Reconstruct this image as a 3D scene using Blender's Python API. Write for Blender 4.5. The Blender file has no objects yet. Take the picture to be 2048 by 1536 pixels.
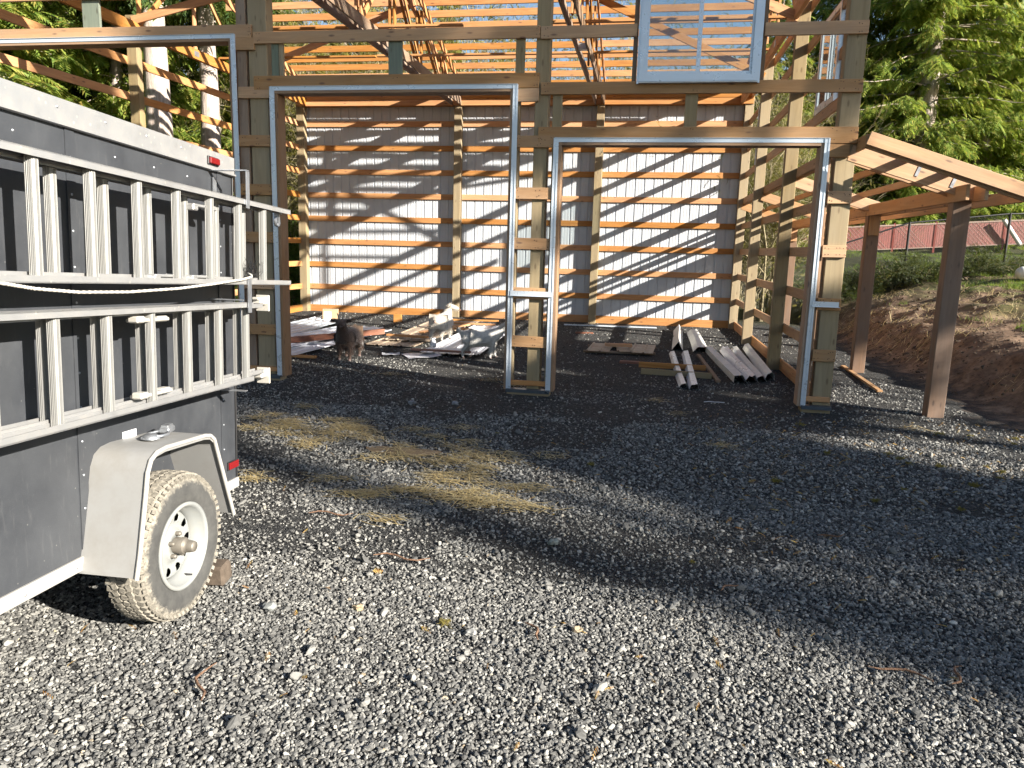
import bpy, bmesh, math, random
import numpy as np
from mathutils import Vector, Matrix, Euler

# ------------------------------------------------------------------ camera, sky, sun, exposure
SC = bpy.context.scene
COL = SC.collection
R = math.radians
cam = bpy.data.cameras.new('camera')
camo = bpy.data.objects.new('camera', cam)
COL.objects.link(camo)
cam.sensor_fit = 'HORIZONTAL'; cam.sensor_width = 36.0
cam.lens = 1515.78 * 36.0 / 2048.0
cam.clip_start = 0.05; cam.clip_end = 1500
_yaw, _pitch, _roll = -0.16969, -0.17693, 0.02617
_f = Vector((math.sin(_yaw) * math.cos(_pitch), math.cos(_yaw) * math.cos(_pitch), math.sin(_pitch)))
_r = Vector((math.cos(_yaw), -math.sin(_yaw), 0)); _u = _r.cross(_f)
_r2 = _r * math.cos(_roll) + _u * math.sin(_roll); _u2 = -_r * math.sin(_roll) + _u * math.cos(_roll)
CAMP = Vector((-2.265, -9.423, 1.843))
_m = Matrix.Identity(4)
for _i in range(3):
    _m[_i][0], _m[_i][1], _m[_i][2], _m[_i][3] = _r2[_i], _u2[_i], -_f[_i], CAMP[_i]
camo.matrix_world = _m
SC.camera = camo

SUN_AZ = (2.05, -1.0)
SUN_EL = R(22.6)
wd = bpy.data.worlds.new('World'); SC.world = wd; wd.use_nodes = True
_nt = wd.node_tree
_sky = _nt.nodes.new('ShaderNodeTexSky'); _sky.sky_type = 'NISHITA'; _sky.sun_disc = False
_sky.sun_elevation = SUN_EL; _sky.sun_rotation = math.atan2(SUN_AZ[0], SUN_AZ[1])
_sky.altitude = 50; _sky.air_density = 1.0; _sky.dust_density = 0.6; _sky.ozone_density = 1.2
_nt.links.new(_sky.outputs[0], _nt.nodes['Background'].inputs[0])
_nt.nodes['Background'].inputs[1].default_value = 0.055
sl = bpy.data.lights.new('sun', 'SUN'); sl.energy = 5.0; sl.angle = R(0.53); sl.color = (1.0, 0.93, 0.82)
slo = bpy.data.objects.new('sun', sl); COL.objects.link(slo)
_h = math.hypot(*SUN_AZ)
TOSUN = Vector((SUN_AZ[0] / _h * math.cos(SUN_EL), SUN_AZ[1] / _h * math.cos(SUN_EL), math.sin(SUN_EL)))
slo.rotation_euler = TOSUN.to_track_quat('Z', 'Y').to_euler()
slo.location = TOSUN * 60
vs = SC.view_settings
vs.view_transform = 'Standard'; vs.look = 'None'; vs.gamma = 1.0; vs.use_curve_mapping = False
vs.exposure = 1.68
SC.render.engine = 'CYCLES'
SC.cycles.max_bounces = 6; SC.cycles.diffuse_bounces = 3; SC.cycles.use_adaptive_sampling = True; SC.cycles.adaptive_threshold = 0.02; SC.cycles.transparent_max_bounces = 8
SC.cycles.caustics_reflective = False; SC.cycles.caustics_refractive = False

# ------------------------------------------------------------------ helpers
random.seed(7); RNG = np.random.default_rng(7)
WM = {}
def tag(o, label=None, cat=None, group=None, kind=None):
    if label: o['label'] = label
    if cat: o['category'] = cat
    if group: o['group'] = group
    if kind: o['kind'] = kind
    return o
def put(o, M, parent=None):
    COL.objects.link(o)
    WM[o.name] = M.copy()
    if parent is not None:
        o.parent = parent
        o.matrix_local = WM[parent.name].inverted() @ M
    else:
        o.matrix_world = M
    return o
def empty(name, loc=(0, 0, 0), rz=0, M=None, label=None, cat=None, group=None):
    o = bpy.data.objects.new(name, None); o.empty_display_size = 0.2
    if M is None: M = Matrix.Translation(loc) @ Matrix.Rotation(rz, 4, 'Z')
    put(o, M); return tag(o, label, cat, group)
def meshobj(name, me, M=None, parent=None, mat=None):
    o = bpy.data.objects.new(name, me)
    if mat is not None and len(me.materials) == 0: me.materials.append(mat)
    return put(o, M if M is not None else Matrix.Identity(4), parent)
class MB:
    def __init__(s): s.v = []; s.f = []; s.sm = []
    def add(s, v, f, sm=False):
        n = len(s.v); s.v.extend([tuple(q) for q in v]); s.f.extend([tuple(i + n for i in q) for q in f]); s.sm.extend([sm] * len(f)); return s
    def box(s, c, d, M=None, e=0.0):
        v, f = boxvf(d, e)
        T = Matrix.Translation(c) @ (M if M is not None else Matrix.Identity(4))
        return s.add([T @ Vector(q) for q in v], f)
    def bar(s, p0, p1, w, t, up=(0, 0, 1), e=0.0):
        M, L = frame(p0, p1, up); v, f = boxvf((L, t, w), e)
        return s.add([M @ Vector(q) for q in v], f)
    def tube(s, pts, rad, n=8, caps=True, sm=True):
        pts = [Vector(p) for p in pts]; m = len(pts)
        if not hasattr(rad, '__len__'): rad = [rad] * m
        V = []; F = []; prev = None
        for i, p in enumerate(pts):
            t = (pts[min(i + 1, m - 1)] - pts[max(i - 1, 0)]).normalized()
            a = prev if prev is not None else (Vector((0, 0, 1)) if abs(t.z) < .9 else Vector((1, 0, 0)))
            x = (a - t * a.dot(t)).normalized(); y = t.cross(x); prev = x
            for k in range(n):
                an = 2 * math.pi * k / n; V.append(p + (x * math.cos(an) + y * math.sin(an)) * rad[i])
        for i in range(m - 1):
            for k in range(n):
                F.append((i * n + k, i * n + (k + 1) % n, (i + 1) * n + (k + 1) % n, (i + 1) * n + k))
        s.add(V, F, sm)
        if caps: s.add(V[:n][::-1], [tuple(range(n))]); s.add(V[-n:], [tuple(range(n))])
        return s
    def lathe(s, prof, n=32, M=None, sm=True):   # prof: (radius, axial) about local X axis
        V = []; F = []; m = len(prof)
        for r, a in prof:
            for k in range(n):
                t = 2 * math.pi * k / n; q = Vector((a, r * math.cos(t), r * math.sin(t))); V.append(M @ q if M is not None else q)
        for i in range(m - 1):
            for k in range(n): F.append((i * n + k, (i + 1) * n + k, (i + 1) * n + (k + 1) % n, i * n + (k + 1) % n))
        return s.add(V, F, sm)
    def mesh(s, name, mat=None):
        me = bpy.data.meshes.new(name); me.from_pydata(s.v, [], s.f)
        me.polygons.foreach_set('use_smooth', s.sm)
        if mat is not None: me.materials.append(mat)
        me.update(); return me
    def build(s, name, mat, parent=None, M=None): return meshobj(name, s.mesh(name, mat), M, parent)
_bc = {}
def boxvf(d, e=0.0):
    key = (round(d[0], 4), round(d[1], 4), round(d[2], 4), e)
    if key in _bc: return _bc[key]
    a, b, c = d[0] / 2, d[1] / 2, d[2] / 2
    if e <= 0:
        v = [(x * a, y * b, z * c) for x in (-1, 1) for y in (-1, 1) for z in (-1, 1)]
        f = [(0, 1, 3, 2), (4, 6, 7, 5), (0, 4, 5, 1), (2, 3, 7, 6), (0, 2, 6, 4), (1, 5, 7, 3)]
    else:
        e = min(e, a * .45, b * .45, c * .45); v = []; f = []
        I = {}
        for x in (-1, 1):
            for y in (-1, 1):
                for z in (-1, 1):
                    for ax, q in enumerate(((x * a, y * (b - e), z * (c - e)), (x * (a - e), y * b, z * (c - e)), (x * (a - e), y * (b - e), z * c))):
                        I[(x, y, z, ax)] = len(v); v.append(q)
        def fc(l, n):
            p = [Vector(v[i]) for i in l]
            nn = (p[1] - p[0]).cross(p[2] - p[0])
            f.append(tuple(l) if nn.dot(Vector(n)) > 0 else tuple(l[::-1]))
        for s in (-1, 1):
            fc([I[(s, y, z, 0)] for y, z in ((-1, -1), (1, -1), (1, 1), (-1, 1))], (s, 0, 0))
            fc([I[(x, s, z, 1)] for x, z in ((-1, -1), (1, -1), (1, 1), (-1, 1))], (0, s, 0))
            fc([I[(x, y, s, 2)] for x, y in ((-1, -1), (1, -1), (1, 1), (-1, 1))], (0, 0, s))
            for s2 in (-1, 1):
                fc([I[(s, s2, -1, 0)], I[(s, s2, 1, 0)], I[(s, s2, 1, 1)], I[(s, s2, -1, 1)]], (s, s2, 0))
                fc([I[(s, -1, s2, 0)], I[(s, 1, s2, 0)], I[(s, 1, s2, 2)], I[(s, -1, s2, 2)]], (s, 0, s2))
                fc([I[(-1, s, s2, 1)], I[(1, s, s2, 1)], I[(1, s, s2, 2)], I[(-1, s, s2, 2)]], (0, s, s2))
                for s3 in (-1, 1): fc([I[(s, s2, s3, k)] for k in range(3)], (s, s2, s3))
    _bc[key] = (v, f); return v, f
def frame(p0, p1, up=(0, 0, 1)):
    p0 = Vector(p0); p1 = Vector(p1); x = (p1 - p0); L = x.length; x.normalize()
    up = Vector(up)
    if abs(x.dot(up.normalized())) > .995: up = Vector((0, 1, 0))
    y = up.cross(x).normalized(); z = x.cross(y)
    c = (p0 + p1) / 2; M = Matrix.Identity(4)
    for i in range(3): M[i][0], M[i][1], M[i][2], M[i][3] = x[i], y[i], z[i], c[i]
    return M, L
_mc = {}
def board(name, p0, p1, w, t, mat, parent=None, up=(0, 0, 1), e=0.004, jit=0.0025):
    """a plank from p0 to p1: w measured along 'up', t across; object X axis runs along the grain"""
    if jit:
        p0 = Vector(p0) + Vector([random.uniform(-jit, jit) for _ in range(3)]); p1 = Vector(p1) + Vector([random.uniform(-jit, jit) for _ in range(3)])
    M, L = frame(p0, p1, up)
    key = (round(L, 2), round(w, 3), round(t, 3), mat.name, e)
    if key not in _mc:
        v, f = boxvf((L, t, w), e); me = bpy.data.meshes.new(name); me.from_pydata(v, [], f); me.materials.append(mat); _mc[key] = me
    return meshobj(name, _mc[key], M, parent)
def copy_tree(o, M, label=None):
    """a copy of a thing with its parts and sub-parts"""
    c = o.copy(); put(c, M)
    if label: c['label'] = label
    for ch in [x for x in o.children]:
        d = ch.copy(); COL.objects.link(d); d.parent = c; d.matrix_local = ch.matrix_local; WM[d.name] = M @ ch.matrix_local
        for g in ch.children:
            h = g.copy(); COL.objects.link(h); h.parent = d; h.matrix_local = g.matrix_local
    return c
def npmesh(name, V, F, mat=None, smooth=False):
    """V (n,3) float, F (m,3|4) int"""
    me = bpy.data.meshes.new(name); V = np.ascontiguousarray(V, dtype=np.float32); F = np.ascontiguousarray(F, dtype=np.int32)
    k = F.shape[1]
    me.vertices.add(len(V)); me.vertices.foreach_set('co', V.ravel())
    me.loops.add(F.size); me.loops.foreach_set('vertex_index', F.ravel())
    me.polygons.add(len(F)); me.polygons.foreach_set('loop_start', np.arange(len(F), dtype=np.int32) * k)
    try: me.polygons.foreach_set('loop_total', np.full(len(F), k, dtype=np.int32))
    except Exception: pass
    if smooth: me.polygons.foreach_set('use_smooth', np.ones(len(F), dtype=bool))
    if mat is not None: me.materials.append(mat)
    me.update(); me.validate(); return me

# ------------------------------------------------------------------ materials
def newmat(name):
    m = bpy.data.materials.new(name); m.use_nodes = True; nt = m.node_tree
    return m, nt, nt.nodes['Principled BSDF']
def nd(nt, typ, inp=None, **kw):
    n = nt.nodes.new(typ)
    for k, v in kw.items(): setattr(n, k, v)
    if inp:
        for k, v in inp.items():
            if hasattr(v, 'links') or isinstance(v, bpy.types.NodeSocket): nt.links.new(v, n.inputs[k])
            else: n.inputs[k].default_value = v
    return n
def ramp(nt, fac, stops, interp='LINEAR'):
    n = nt.nodes.new('ShaderNodeValToRGB'); cr = n.color_ramp; cr.interpolation = interp
    while len(cr.elements) < len(stops): cr.elements.new(.5)
    for e, (p, c) in zip(cr.elements, stops):
        e.position = p; e.color = (c[0], c[1], c[2], 1) if hasattr(c, '__len__') else (c, c, c, 1)
    nt.links.new(fac, n.inputs[0]); return n.outputs[0]
def mixc(nt, fac, a, b, mode='MIX'):
    n = nt.nodes.new('ShaderNodeMix'); n.data_type = 'RGBA'; n.blend_type = mode
    for s, v in ((n.inputs[0], fac), (n.inputs[6], a), (n.inputs[7], b)):
        if isinstance(v, bpy.types.NodeSocket): nt.links.new(v, s)
        else: s.default_value = v if not hasattr(v, '__len__') else (v[0], v[1], v[2], 1)
    return n.outputs[2]
def math_(nt, op, a, b=0.0, clamp=False):
    n = nt.nodes.new('ShaderNodeMath'); n.operation = op; n.use_clamp = clamp
    for s, v in zip(n.inputs, (a, b)):
        if isinstance(v, bpy.types.NodeSocket): nt.links.new(v, s)
        else: s.default_value = v
    return n.outputs[0]
def coord(nt, scale=(1, 1, 1), kind='Object', rnd=True):
    tc = nt.nodes.new('ShaderNodeTexCoord'); mp = nt.nodes.new('ShaderNodeMapping'); mp.inputs['Scale'].default_value = scale
    nt.links.new(tc.outputs[kind], mp.inputs['Vector'])
    if rnd:
        oi = nt.nodes.new('ShaderNodeObjectInfo'); cx = nt.nodes.new('ShaderNodeCombineXYZ')
        for i, k in enumerate((37.0, 91.0, 53.0)): nt.links.new(math_(nt, 'MULTIPLY', oi.outputs['Random'], k), cx.inputs[i])
        nt.links.new(cx.outputs[0], mp.inputs['Location'])
    return mp.outputs[0]
def noise(nt, vec, scale, detail=4, rough=.55, dist=0.0):
    n = nd(nt, 'ShaderNodeTexNoise', {'Scale': scale, 'Detail': detail, 'Roughness': rough, 'Distortion': dist})
    if vec is not None: nt.links.new(vec, n.inputs['Vector'])
    return n.outputs[0]
def bump(nt, bs, h, strength=.3, dist=.01):
    b = nd(nt, 'ShaderNodeBump', {'Strength': strength, 'Distance': dist, 'Height': h}); nt.links.new(b.outputs[0], bs.inputs['Normal'])

def wood(name, light, dark, knot, grey=0.0, greycol=(.33, .28, .24), rough=.75, var=.35):
    m, nt, bs = newmat(name)
    v = coord(nt, (0.5, 7, 7)); g = noise(nt, v, 2.2, 5, .6, 1.2)
    v2 = coord(nt, (3.0, 90, 90)); g2 = noise(nt, v2, 3.0, 2, .6)
    c = ramp(nt, g, [(.3, dark), (.68, light)])
    c = mixc(nt, math_(nt, 'MULTIPLY', ramp(nt, g2, [(.4, 0.0), (.75, 1.0)]), .3), c, dark)
    vk = coord(nt, (4.2, 13, 13)); vo = nd(nt, 'ShaderNodeTexVoronoi', {'Vector': vk, 'Scale': 1.0}, feature='F1')
    vs_ = nt.nodes.new('ShaderNodeSeparateColor'); nt.links.new(vo.outputs['Color'], vs_.inputs[0])
    kn = math_(nt, 'MULTIPLY', ramp(nt, vo.outputs['Distance'], [(.10, 1.0), (.22, 0.0)]), ramp(nt, vs_.outputs[0], [(.45, 0.0), (.55, 1.0)]))
    c = mixc(nt, math_(nt, 'MULTIPLY', kn, .85), c, knot)
    if grey > 0:
        v3 = coord(nt, (.7, 2.5, 2.5)); w = noise(nt, v3, 1.6, 5, .65)
        c = mixc(nt, math_(nt, 'MULTIPLY', ramp(nt, w, [(.35, 0.0), (.7, 1.0)]), grey), c, greycol)
    oi = nt.nodes.new('ShaderNodeObjectInfo')
    k = math_(nt, 'ADD', math_(nt, 'MULTIPLY', oi.outputs['Random'], var), 1 - var * .55)
    hs = nd(nt, 'ShaderNodeHueSaturation', {'Color': c, 'Value': k, 'Saturation': math_(nt, 'ADD', math_(nt, 'MULTIPLY', oi.outputs['Random'], -.25), 1.1)})
    nt.links.new(hs.outputs[0], bs.inputs['Base Color']); bs.inputs['Roughness'].default_value = rough
    bump(nt, bs, mixc(nt, .5, g2, g), .25, .004)
    return m
def metal(name, col, rough=.35, metallic=1.0, dirt=.3, dcol=(.25, .22, .18), sc=6, bmp=.05, specks=0):
    m, nt, bs = newmat(name)
    v = coord(nt, (1, 1, 1)); n1 = noise(nt, v, sc, 6, .65)
    c = mixc(nt, math_(nt, 'MULTIPLY', ramp(nt, n1, [(.45, 0.0), (.75, 1.0)]), dirt), col, dcol)
    if specks:
        vo = nd(nt, 'ShaderNodeTexVoronoi', {'Vector': v, 'Scale': specks}, feature='F1'); q = nt.nodes.new('ShaderNodeSeparateColor'); nt.links.new(vo.outputs['Color'], q.inputs[0])
        c = mixc(nt, math_(nt, 'MULTIPLY', ramp(nt, vo.outputs['Distance'], [(.12, 1.0), (.2, 0.0)]), ramp(nt, q.outputs[0], [(.6, 0.0), (.65, .8)])), c, (.72, .7, .64))
    nt.links.new(c, bs.inputs['Base Color']); bs.inputs['Metallic'].default_value = metallic
    nt.links.new(ramp(nt, n1, [(.3, rough * .8), (.8, min(1, rough * 1.6))]), bs.inputs['Roughness'])
    if bmp: bump(nt, bs, noise(nt, v, sc * 5, 3), bmp, .003)
    return m
def plain(name, col, rough=.6, var=.25, sc=8, spec=.4, bmp=.1, metallic=0.0):
    m, nt, bs = newmat(name)
    v = coord(nt, (1, 1, 1)); n1 = noise(nt, v, sc, 5, .6)
    lo = [x * (1 - var) for x in col]; hi = [min(1, x * (1 + var)) for x in col]
    nt.links.new(ramp(nt, n1, [(.3, lo), (.7, hi)]), bs.inputs['Base Color'])
    bs.inputs['Roughness'].default_value = rough; bs.inputs['Specular IOR Level'].default_value = spec; bs.inputs['Metallic'].default_value = metallic
    if bmp: bump(nt, bs, noise(nt, v, sc * 4, 4), bmp, .004)
    return m
M = {}
M['fir'] = wood('fir_lumber', (.56, .275, .088), (.39, .16, .042), (.16, .06, .025), .12)
M['fir_front'] = wood('fir_lumber_weathered', (.54, .315, .15), (.385, .20, .083), (.12, .05, .03), .45, (.31, .235, .165))
M['treated'] = wood('treated_post', (.345, .265, .145), (.24, .175, .092), (.14, .09, .04), .35, (.28, .24, .17), var=.25)
M['treated_green'] = wood('green_treated_stud', (.20, .23, .17), (.13, .16, .12), (.08, .08, .05), .3, (.2, .2, .17), var=.2)
M['jamb'] = wood('door_jamb', (.36, .22, .12), (.26, .14, .07), (.1, .05, .03), .3)
M['oldpost'] = wood('brown_stained_post', (.23, .135, .08), (.155, .09, .052), (.07, .04, .025), .5, (.19, .15, .125), var=.1)
M['darkbeam'] = wood('dark_chord', (.25, .165, .095), (.17, .10, .055), (.08, .045, .025), .4)
M['trim'] = metal('white_trim', (.63, .69, .76), .28, .3, .12, (.5, .5, .5))  # blue of the reflected sky is tinted into the white
M['flash'] = metal('dark_flashing', (.10, .12, .15), .3, .6, .2)
M['alu'] = metal('aluminium', (.52, .52, .52), .42, .7, .5, (.42, .39, .34), 9, .08, 26.0)
M['alu_bright'] = metal('bright_aluminium', (.42, .41, .385), .45, .25, .35, (.5, .47, .42), 7, .06)
M['galv'] = metal('galvanised', (.42, .44, .47), .4, .8, .3, (.35, .36, .38), 14)
M['rubber'] = plain('tyre_rubber', (.028, .028, .028), .8, .3, 20)
M['red_lens'] = plain('red_lens', (.17, .008, .01), .15, .1, 5, .6, 0)
M['black_paint'] = plain('black_paint', (.015, .015, .016), .45, .2)
M['white_plastic'] = plain('white_plastic', (.68, .68, .64), .5, .12)
M['paper'] = plain('paper', (.52, .53, .55), .8, .06)
M['card'] = plain('cardboard', (.42, .29, .17), .85, .15)
M['rope'] = plain('rope_fibre', (.55, .52, .46), .9, .25, 60, .2, .6)
M['concrete'] = plain('concrete_block', (.10, .078, .06), .95, .35, 14, .2, .5)
def mk_panel():
    m, nt, bs = newmat('painted_steel_panel')
    v = coord(nt, (1, 1, 1), rnd=True); n1 = noise(nt, v, 2.5, 5, .6)
    c = ramp(nt, n1, [(.3, (.47, .495, .53)), (.7, (.52, .545, .58))])
    nt.links.new(c, bs.inputs['Base Color']); bs.inputs['Roughness'].default_value = .42; bs.inputs['Specular IOR Level'].default_value = .5
    return m
M['panel'] = mk_panel()
M['sheet'] = metal('white_roof_sheet', (.66, .68, .74), .3, .15, .25, (.5, .5, .52), 5)
def mk_brown():
    m, nt, bs = newmat('brown_primer_sheet')
    v = coord(nt, (1, 1, 1)); n1 = noise(nt, v, 5, 6, .65)
    c = ramp(nt, n1, [(.3, (.20, .145, .10)), (.55, (.34, .27, .20)), (.75, (.44, .38, .31))])
    nt.links.new(c, bs.inputs['Base Color']); bs.inputs['Roughness'].default_value = .5
    return m
M['brownsheet'] = mk_brown()
def mk_skin():
    m, nt, bs = newmat('trailer_charcoal_skin')
    v = coord(nt, (1, 1, 1), rnd=False)
    n1 = noise(nt, v, 3, 6, .65)
    c = ramp(nt, n1, [(.3, (.033, .036, .042)), (.7, (.055, .059, .066))])
    sv = coord(nt, (1, 18, 2.5), rnd=False)           # vertical water streaks and wiped scratches
    s1 = noise(nt, sv, 2.0, 4, .7, .4)
    c = mixc(nt, math_(nt, 'MULTIPLY', ramp(nt, s1, [(.58, 0.0), (.8, 1.0)]), .35), c, (.14, .14, .14))
    sp = nd(nt, 'ShaderNodeTexVoronoi', {'Vector': v, 'Scale': 16.0, 'Randomness': 1.0}, feature='F1')
    c = mixc(nt, ramp(nt, sp.outputs['Distance'], [(.035, .7), (.06, 0.0)]), c, (.2, .2, .19))
    sc = coord(nt, (3, 3, 9), rnd=False); s2 = noise(nt, sc, 5, 2, .5, 6)
    c = mixc(nt, ramp(nt, s2, [(.495, 0.0), (.5, .16), (.505, 0.0)]), c, (.3, .3, .3))
    nt.links.new(c, bs.inputs['Base Color'])
    nt.links.new(ramp(nt, n1, [(.3, .34), (.7, .5)]), bs.inputs['Roughness'])
    bump(nt, bs, noise(nt, v, 2.2, 2), .12, .02)
    return m
M['skin'] = mk_skin()
def mk_tyre():
    m, nt, bs = newmat('muddy_tyre')
    v = coord(nt, (1, 1, 1), rnd=False)
    sx = nt.nodes.new('ShaderNodeSeparateXYZ'); nt.links.new(v, sx.inputs[0])
    rr = math_(nt, 'SQRT', math_(nt, 'ADD', math_(nt, 'POWER', sx.outputs[1], 2.0), math_(nt, 'POWER', sx.outputs[2], 2.0)))
    n1 = noise(nt, v, 38, 4, .7)
    k = math_(nt, 'ADD', rr, math_(nt, 'MULTIPLY', math_(nt, 'SUBTRACT', n1, .5), .075))
    mud = ramp(nt, k, [(.300, 0.0), (.322, 1.0)])
    n2 = noise(nt, v, 15, 5, .7)
    base = ramp(nt, n2, [(.3, (.042, .042, .041)), (.7, (.078, .077, .072))])
    mudc = ramp(nt, n1, [(.3, (.12, .11, .09)), (.7, (.30, .275, .23))])
    nt.links.new(mixc(nt, mud, base, mudc), bs.inputs['Base Color']); bs.inputs['Roughness'].default_value = .85
    bump(nt, bs, math_(nt, 'MULTIPLY', n1, mud), .8, .006)
    return m
M['tyre'] = mk_tyre()
def mk_glass(name, haze):
    m, nt, bs = newmat(name)
    nt.nodes.remove(bs)
    out = [n for n in nt.nodes if n.type == 'OUTPUT_MATERIAL'][0]
    tr = nd(nt, 'ShaderNodeBsdfTransparent', {'Color': (.86, .9, .9, 1)}); gl = nd(nt, 'ShaderNodeBsdfGlossy', {'Roughness': .02})
    fr = nd(nt, 'ShaderNodeFresnel', {'IOR': 1.5}); mx = nd(nt, 'ShaderNodeMixShader', {0: math_(nt, 'MULTIPLY', fr.outputs[0], 1.6, True)})
    nt.links.new(tr.outputs[0], mx.inputs[1]); nt.links.new(gl.outputs[0], mx.inputs[2])
    df = nd(nt, 'ShaderNodeBsdfDiffuse', {'Color': (.5, .52, .56, 1)})
    v = coord(nt, (1, 1, 1)); n1 = noise(nt, v, 1.6, 5, .6)
    m2 = nd(nt, 'ShaderNodeMixShader', {0: math_(nt, 'MULTIPLY', ramp(nt, n1, [(.3, .2), (.7, 1.0)]), haze)})
    nt.links.new(mx.outputs[0], m2.inputs[1]); nt.links.new(df.outputs[0], m2.inputs[2]); nt.links.new(m2.outputs[0], out.inputs[0])
    return m
M['glass'] = mk_glass('window_glass', .03); M['glass_dusty'] = mk_glass('dusty_window_glass', .22)
def leafmat(name, cols, rough=.6, trans=.5, spec=.3):
    m, nt, bs = newmat(name)
    ge = nt.nodes.new('ShaderNodeNewGeometry')
    v = coord(nt, (1, 1, 1), rnd=False); n1 = noise(nt, v, .9, 3, .6)
    k = math_(nt, 'ADD', math_(nt, 'MULTIPLY', ge.outputs['Random Per Island'], .6), math_(nt, 'MULTIPLY', n1, .4))
    st = [(.15 + .7 * i / (len(cols) - 1), c) for i, c in enumerate(cols)]
    c = ramp(nt, k, st)
    nt.links.new(c, bs.inputs['Base Color']); bs.inputs['Roughness'].default_value = rough; bs.inputs['Specular IOR Level'].default_value = spec
    out = [n for n in nt.nodes if n.type == 'OUTPUT_MATERIAL'][0]
    tl = nd(nt, 'ShaderNodeBsdfTranslucent', {'Color': mixc(nt, .5, c, (.25, .30, .03))})
    mx = nd(nt, 'ShaderNodeMixShader', {0: trans}); nt.links.new(bs.outputs[0], mx.inputs[1]); nt.links.new(tl.outputs[0], mx.inputs[2])
    nt.links.new(mx.outputs[0], out.inputs[0]); return m
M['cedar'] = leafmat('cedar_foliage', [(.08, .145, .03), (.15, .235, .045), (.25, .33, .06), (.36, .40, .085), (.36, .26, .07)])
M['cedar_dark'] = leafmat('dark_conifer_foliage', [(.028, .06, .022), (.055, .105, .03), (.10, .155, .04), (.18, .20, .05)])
M['bramble'] = leafmat('shaded_bramble_leaves', [(.014, .024, .01), (.03, .045, .015), (.055, .07, .025), (.12, .12, .05)], trans=.2)  # tree shade over the brambles is put into these dark greens
M['moss'] = leafmat('mossy_foliage', [(.06, .07, .01), (.13, .12, .018), (.20, .17, .03)], trans=.2)
M['shrub'] = leafmat('shrub_leaves', [(.02, .05, .015), (.05, .10, .02), (.10, .17, .03), (.2, .2, .05)], .45)
M['grass'] = leafmat('grass_blades', [(.05, .10, .015), (.11, .19, .03), (.18, .24, .05)])
M['straw'] = leafmat('straw', [(.32, .24, .11), (.52, .40, .19), (.66, .56, .33)], .7, .1)
M['dryleaf'] = leafmat('fallen_leaves', [(.20, .08, .03), (.36, .20, .06), (.46, .36, .09)], .7, .1)
M['tuft'] = leafmat('moss_tufts', [(.10, .09, .025), (.20, .17, .04), (.30, .22, .06)], .8, .1)
def barkmat(name, a, b, st=(6, 6, 1.2)):
    m, nt, bs = newmat(name)
    v = coord(nt, st); n1 = noise(nt, v, 3, 6, .65, .5)
    nt.links.new(ramp(nt, n1, [(.3, a), (.7, b)]), bs.inputs['Base Color']); bs.inputs['Roughness'].default_value = .9
    bump(nt, bs, n1, .8, .03); return m
M['bark'] = barkmat('cedar_bark', (.26, .20, .16), (.56, .48, .43))
M['branch'] = barkmat('pale_branch_bark', (.16, .13, .075), (.38, .33, .20), (3, 3, 3))
M['twig'] = barkmat('twig_bark', (.10, .055, .035), (.26, .15, .09), (9, 9, 9))

# ------------------------------------------------------------------ ground
def sst(t): t = np.clip(t, 0, 1); return t * t * (3 - 2 * t)
def vnoise(x, y, s, seed=0):
    """smooth value noise (numpy)"""
    x = np.asarray(x, float) * s + seed * 17.3; y = np.asarray(y, float) * s - seed * 9.1
    xi = np.floor(x); yi = np.floor(y); fx = sst(x - xi); fy = sst(y - yi)
    def h(a, b): q = np.sin(a * 127.1 + b * 311.7 + seed * 74.7) * 43758.5453; return q - np.floor(q)
    return (h(xi, yi) * (1 - fx) + h(xi + 1, yi) * fx) * (1 - fy) + (h(xi, yi + 1) * (1 - fx) + h(xi + 1, yi + 1) * fx) * fy
def ground_h(x, y):
    x = np.asarray(x, float); y = np.asarray(y, float)
    toe = 1.95 + .45 * (vnoise(x * 0, y, .5, 3) - .5) + np.clip(-y - 1, 0, 20) * .25
    b = sst((x - toe) / 3.7)
    z = .48 * sst((x - toe) / 1.25) + .92 * np.clip((x - toe - .5) / 4.0, 0, 1) + .03 * np.clip(y - 13, 0, 40) * sst((x + 4) / 8) + .012 * np.clip(y - 14, 0, 60)
    z = z + sst((x - toe) / .8) * (.24 * (vnoise(x, y, .9, 5) - .5) + .16 * (vnoise(x, y, 2.4, 6) - .5) + .09 * (vnoise(x, y, 6.0, 11) - .5) * (1 - b))
    z = z + sst((x - toe) / .5) * .05 * (vnoise(x, y, 5.0, 8) - .5)
    flat = 1 - sst((x - toe) / 1.0)
    z = z + flat * (.02 * (vnoise(x, y, .8, 1) - .5) + .012 * (vnoise(x, y, 2.6, 2) - .5))
    z = z - .02 * flat * np.exp(-((x + 4.6) ** 2) / .2) * (y < -5)     # settled gravel along the trailer
    return z
def gz(x, y): return float(ground_h(np.array([x]), np.array([y]))[0])
def axis(lo, hi, c0, c1, fine, coarse):
    a = list(np.arange(c0, c1, fine)); s = fine; x = c0
    left = []
    while x > lo: s = min(s * 1.25, coarse); x -= s; left.append(x)
    s = fine; x = c1; right = [c1]
    while x < hi: s = min(s * 1.25, coarse); x += s; right.append(x)
    return np.array(left[::-1] + a + right)
gx = axis(-140, 140, -9, 9, .07, 6); gy = axis(-60, 220, -8.5, 9, .09, 6)
GX, GY = np.meshgrid(gx, gy); GZ = ground_h(GX, GY)
_n = len(gx); _ii = (np.arange(len(gy) - 1)[:, None] * _n + np.arange(_n - 1)[None, :]).ravel()
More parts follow.
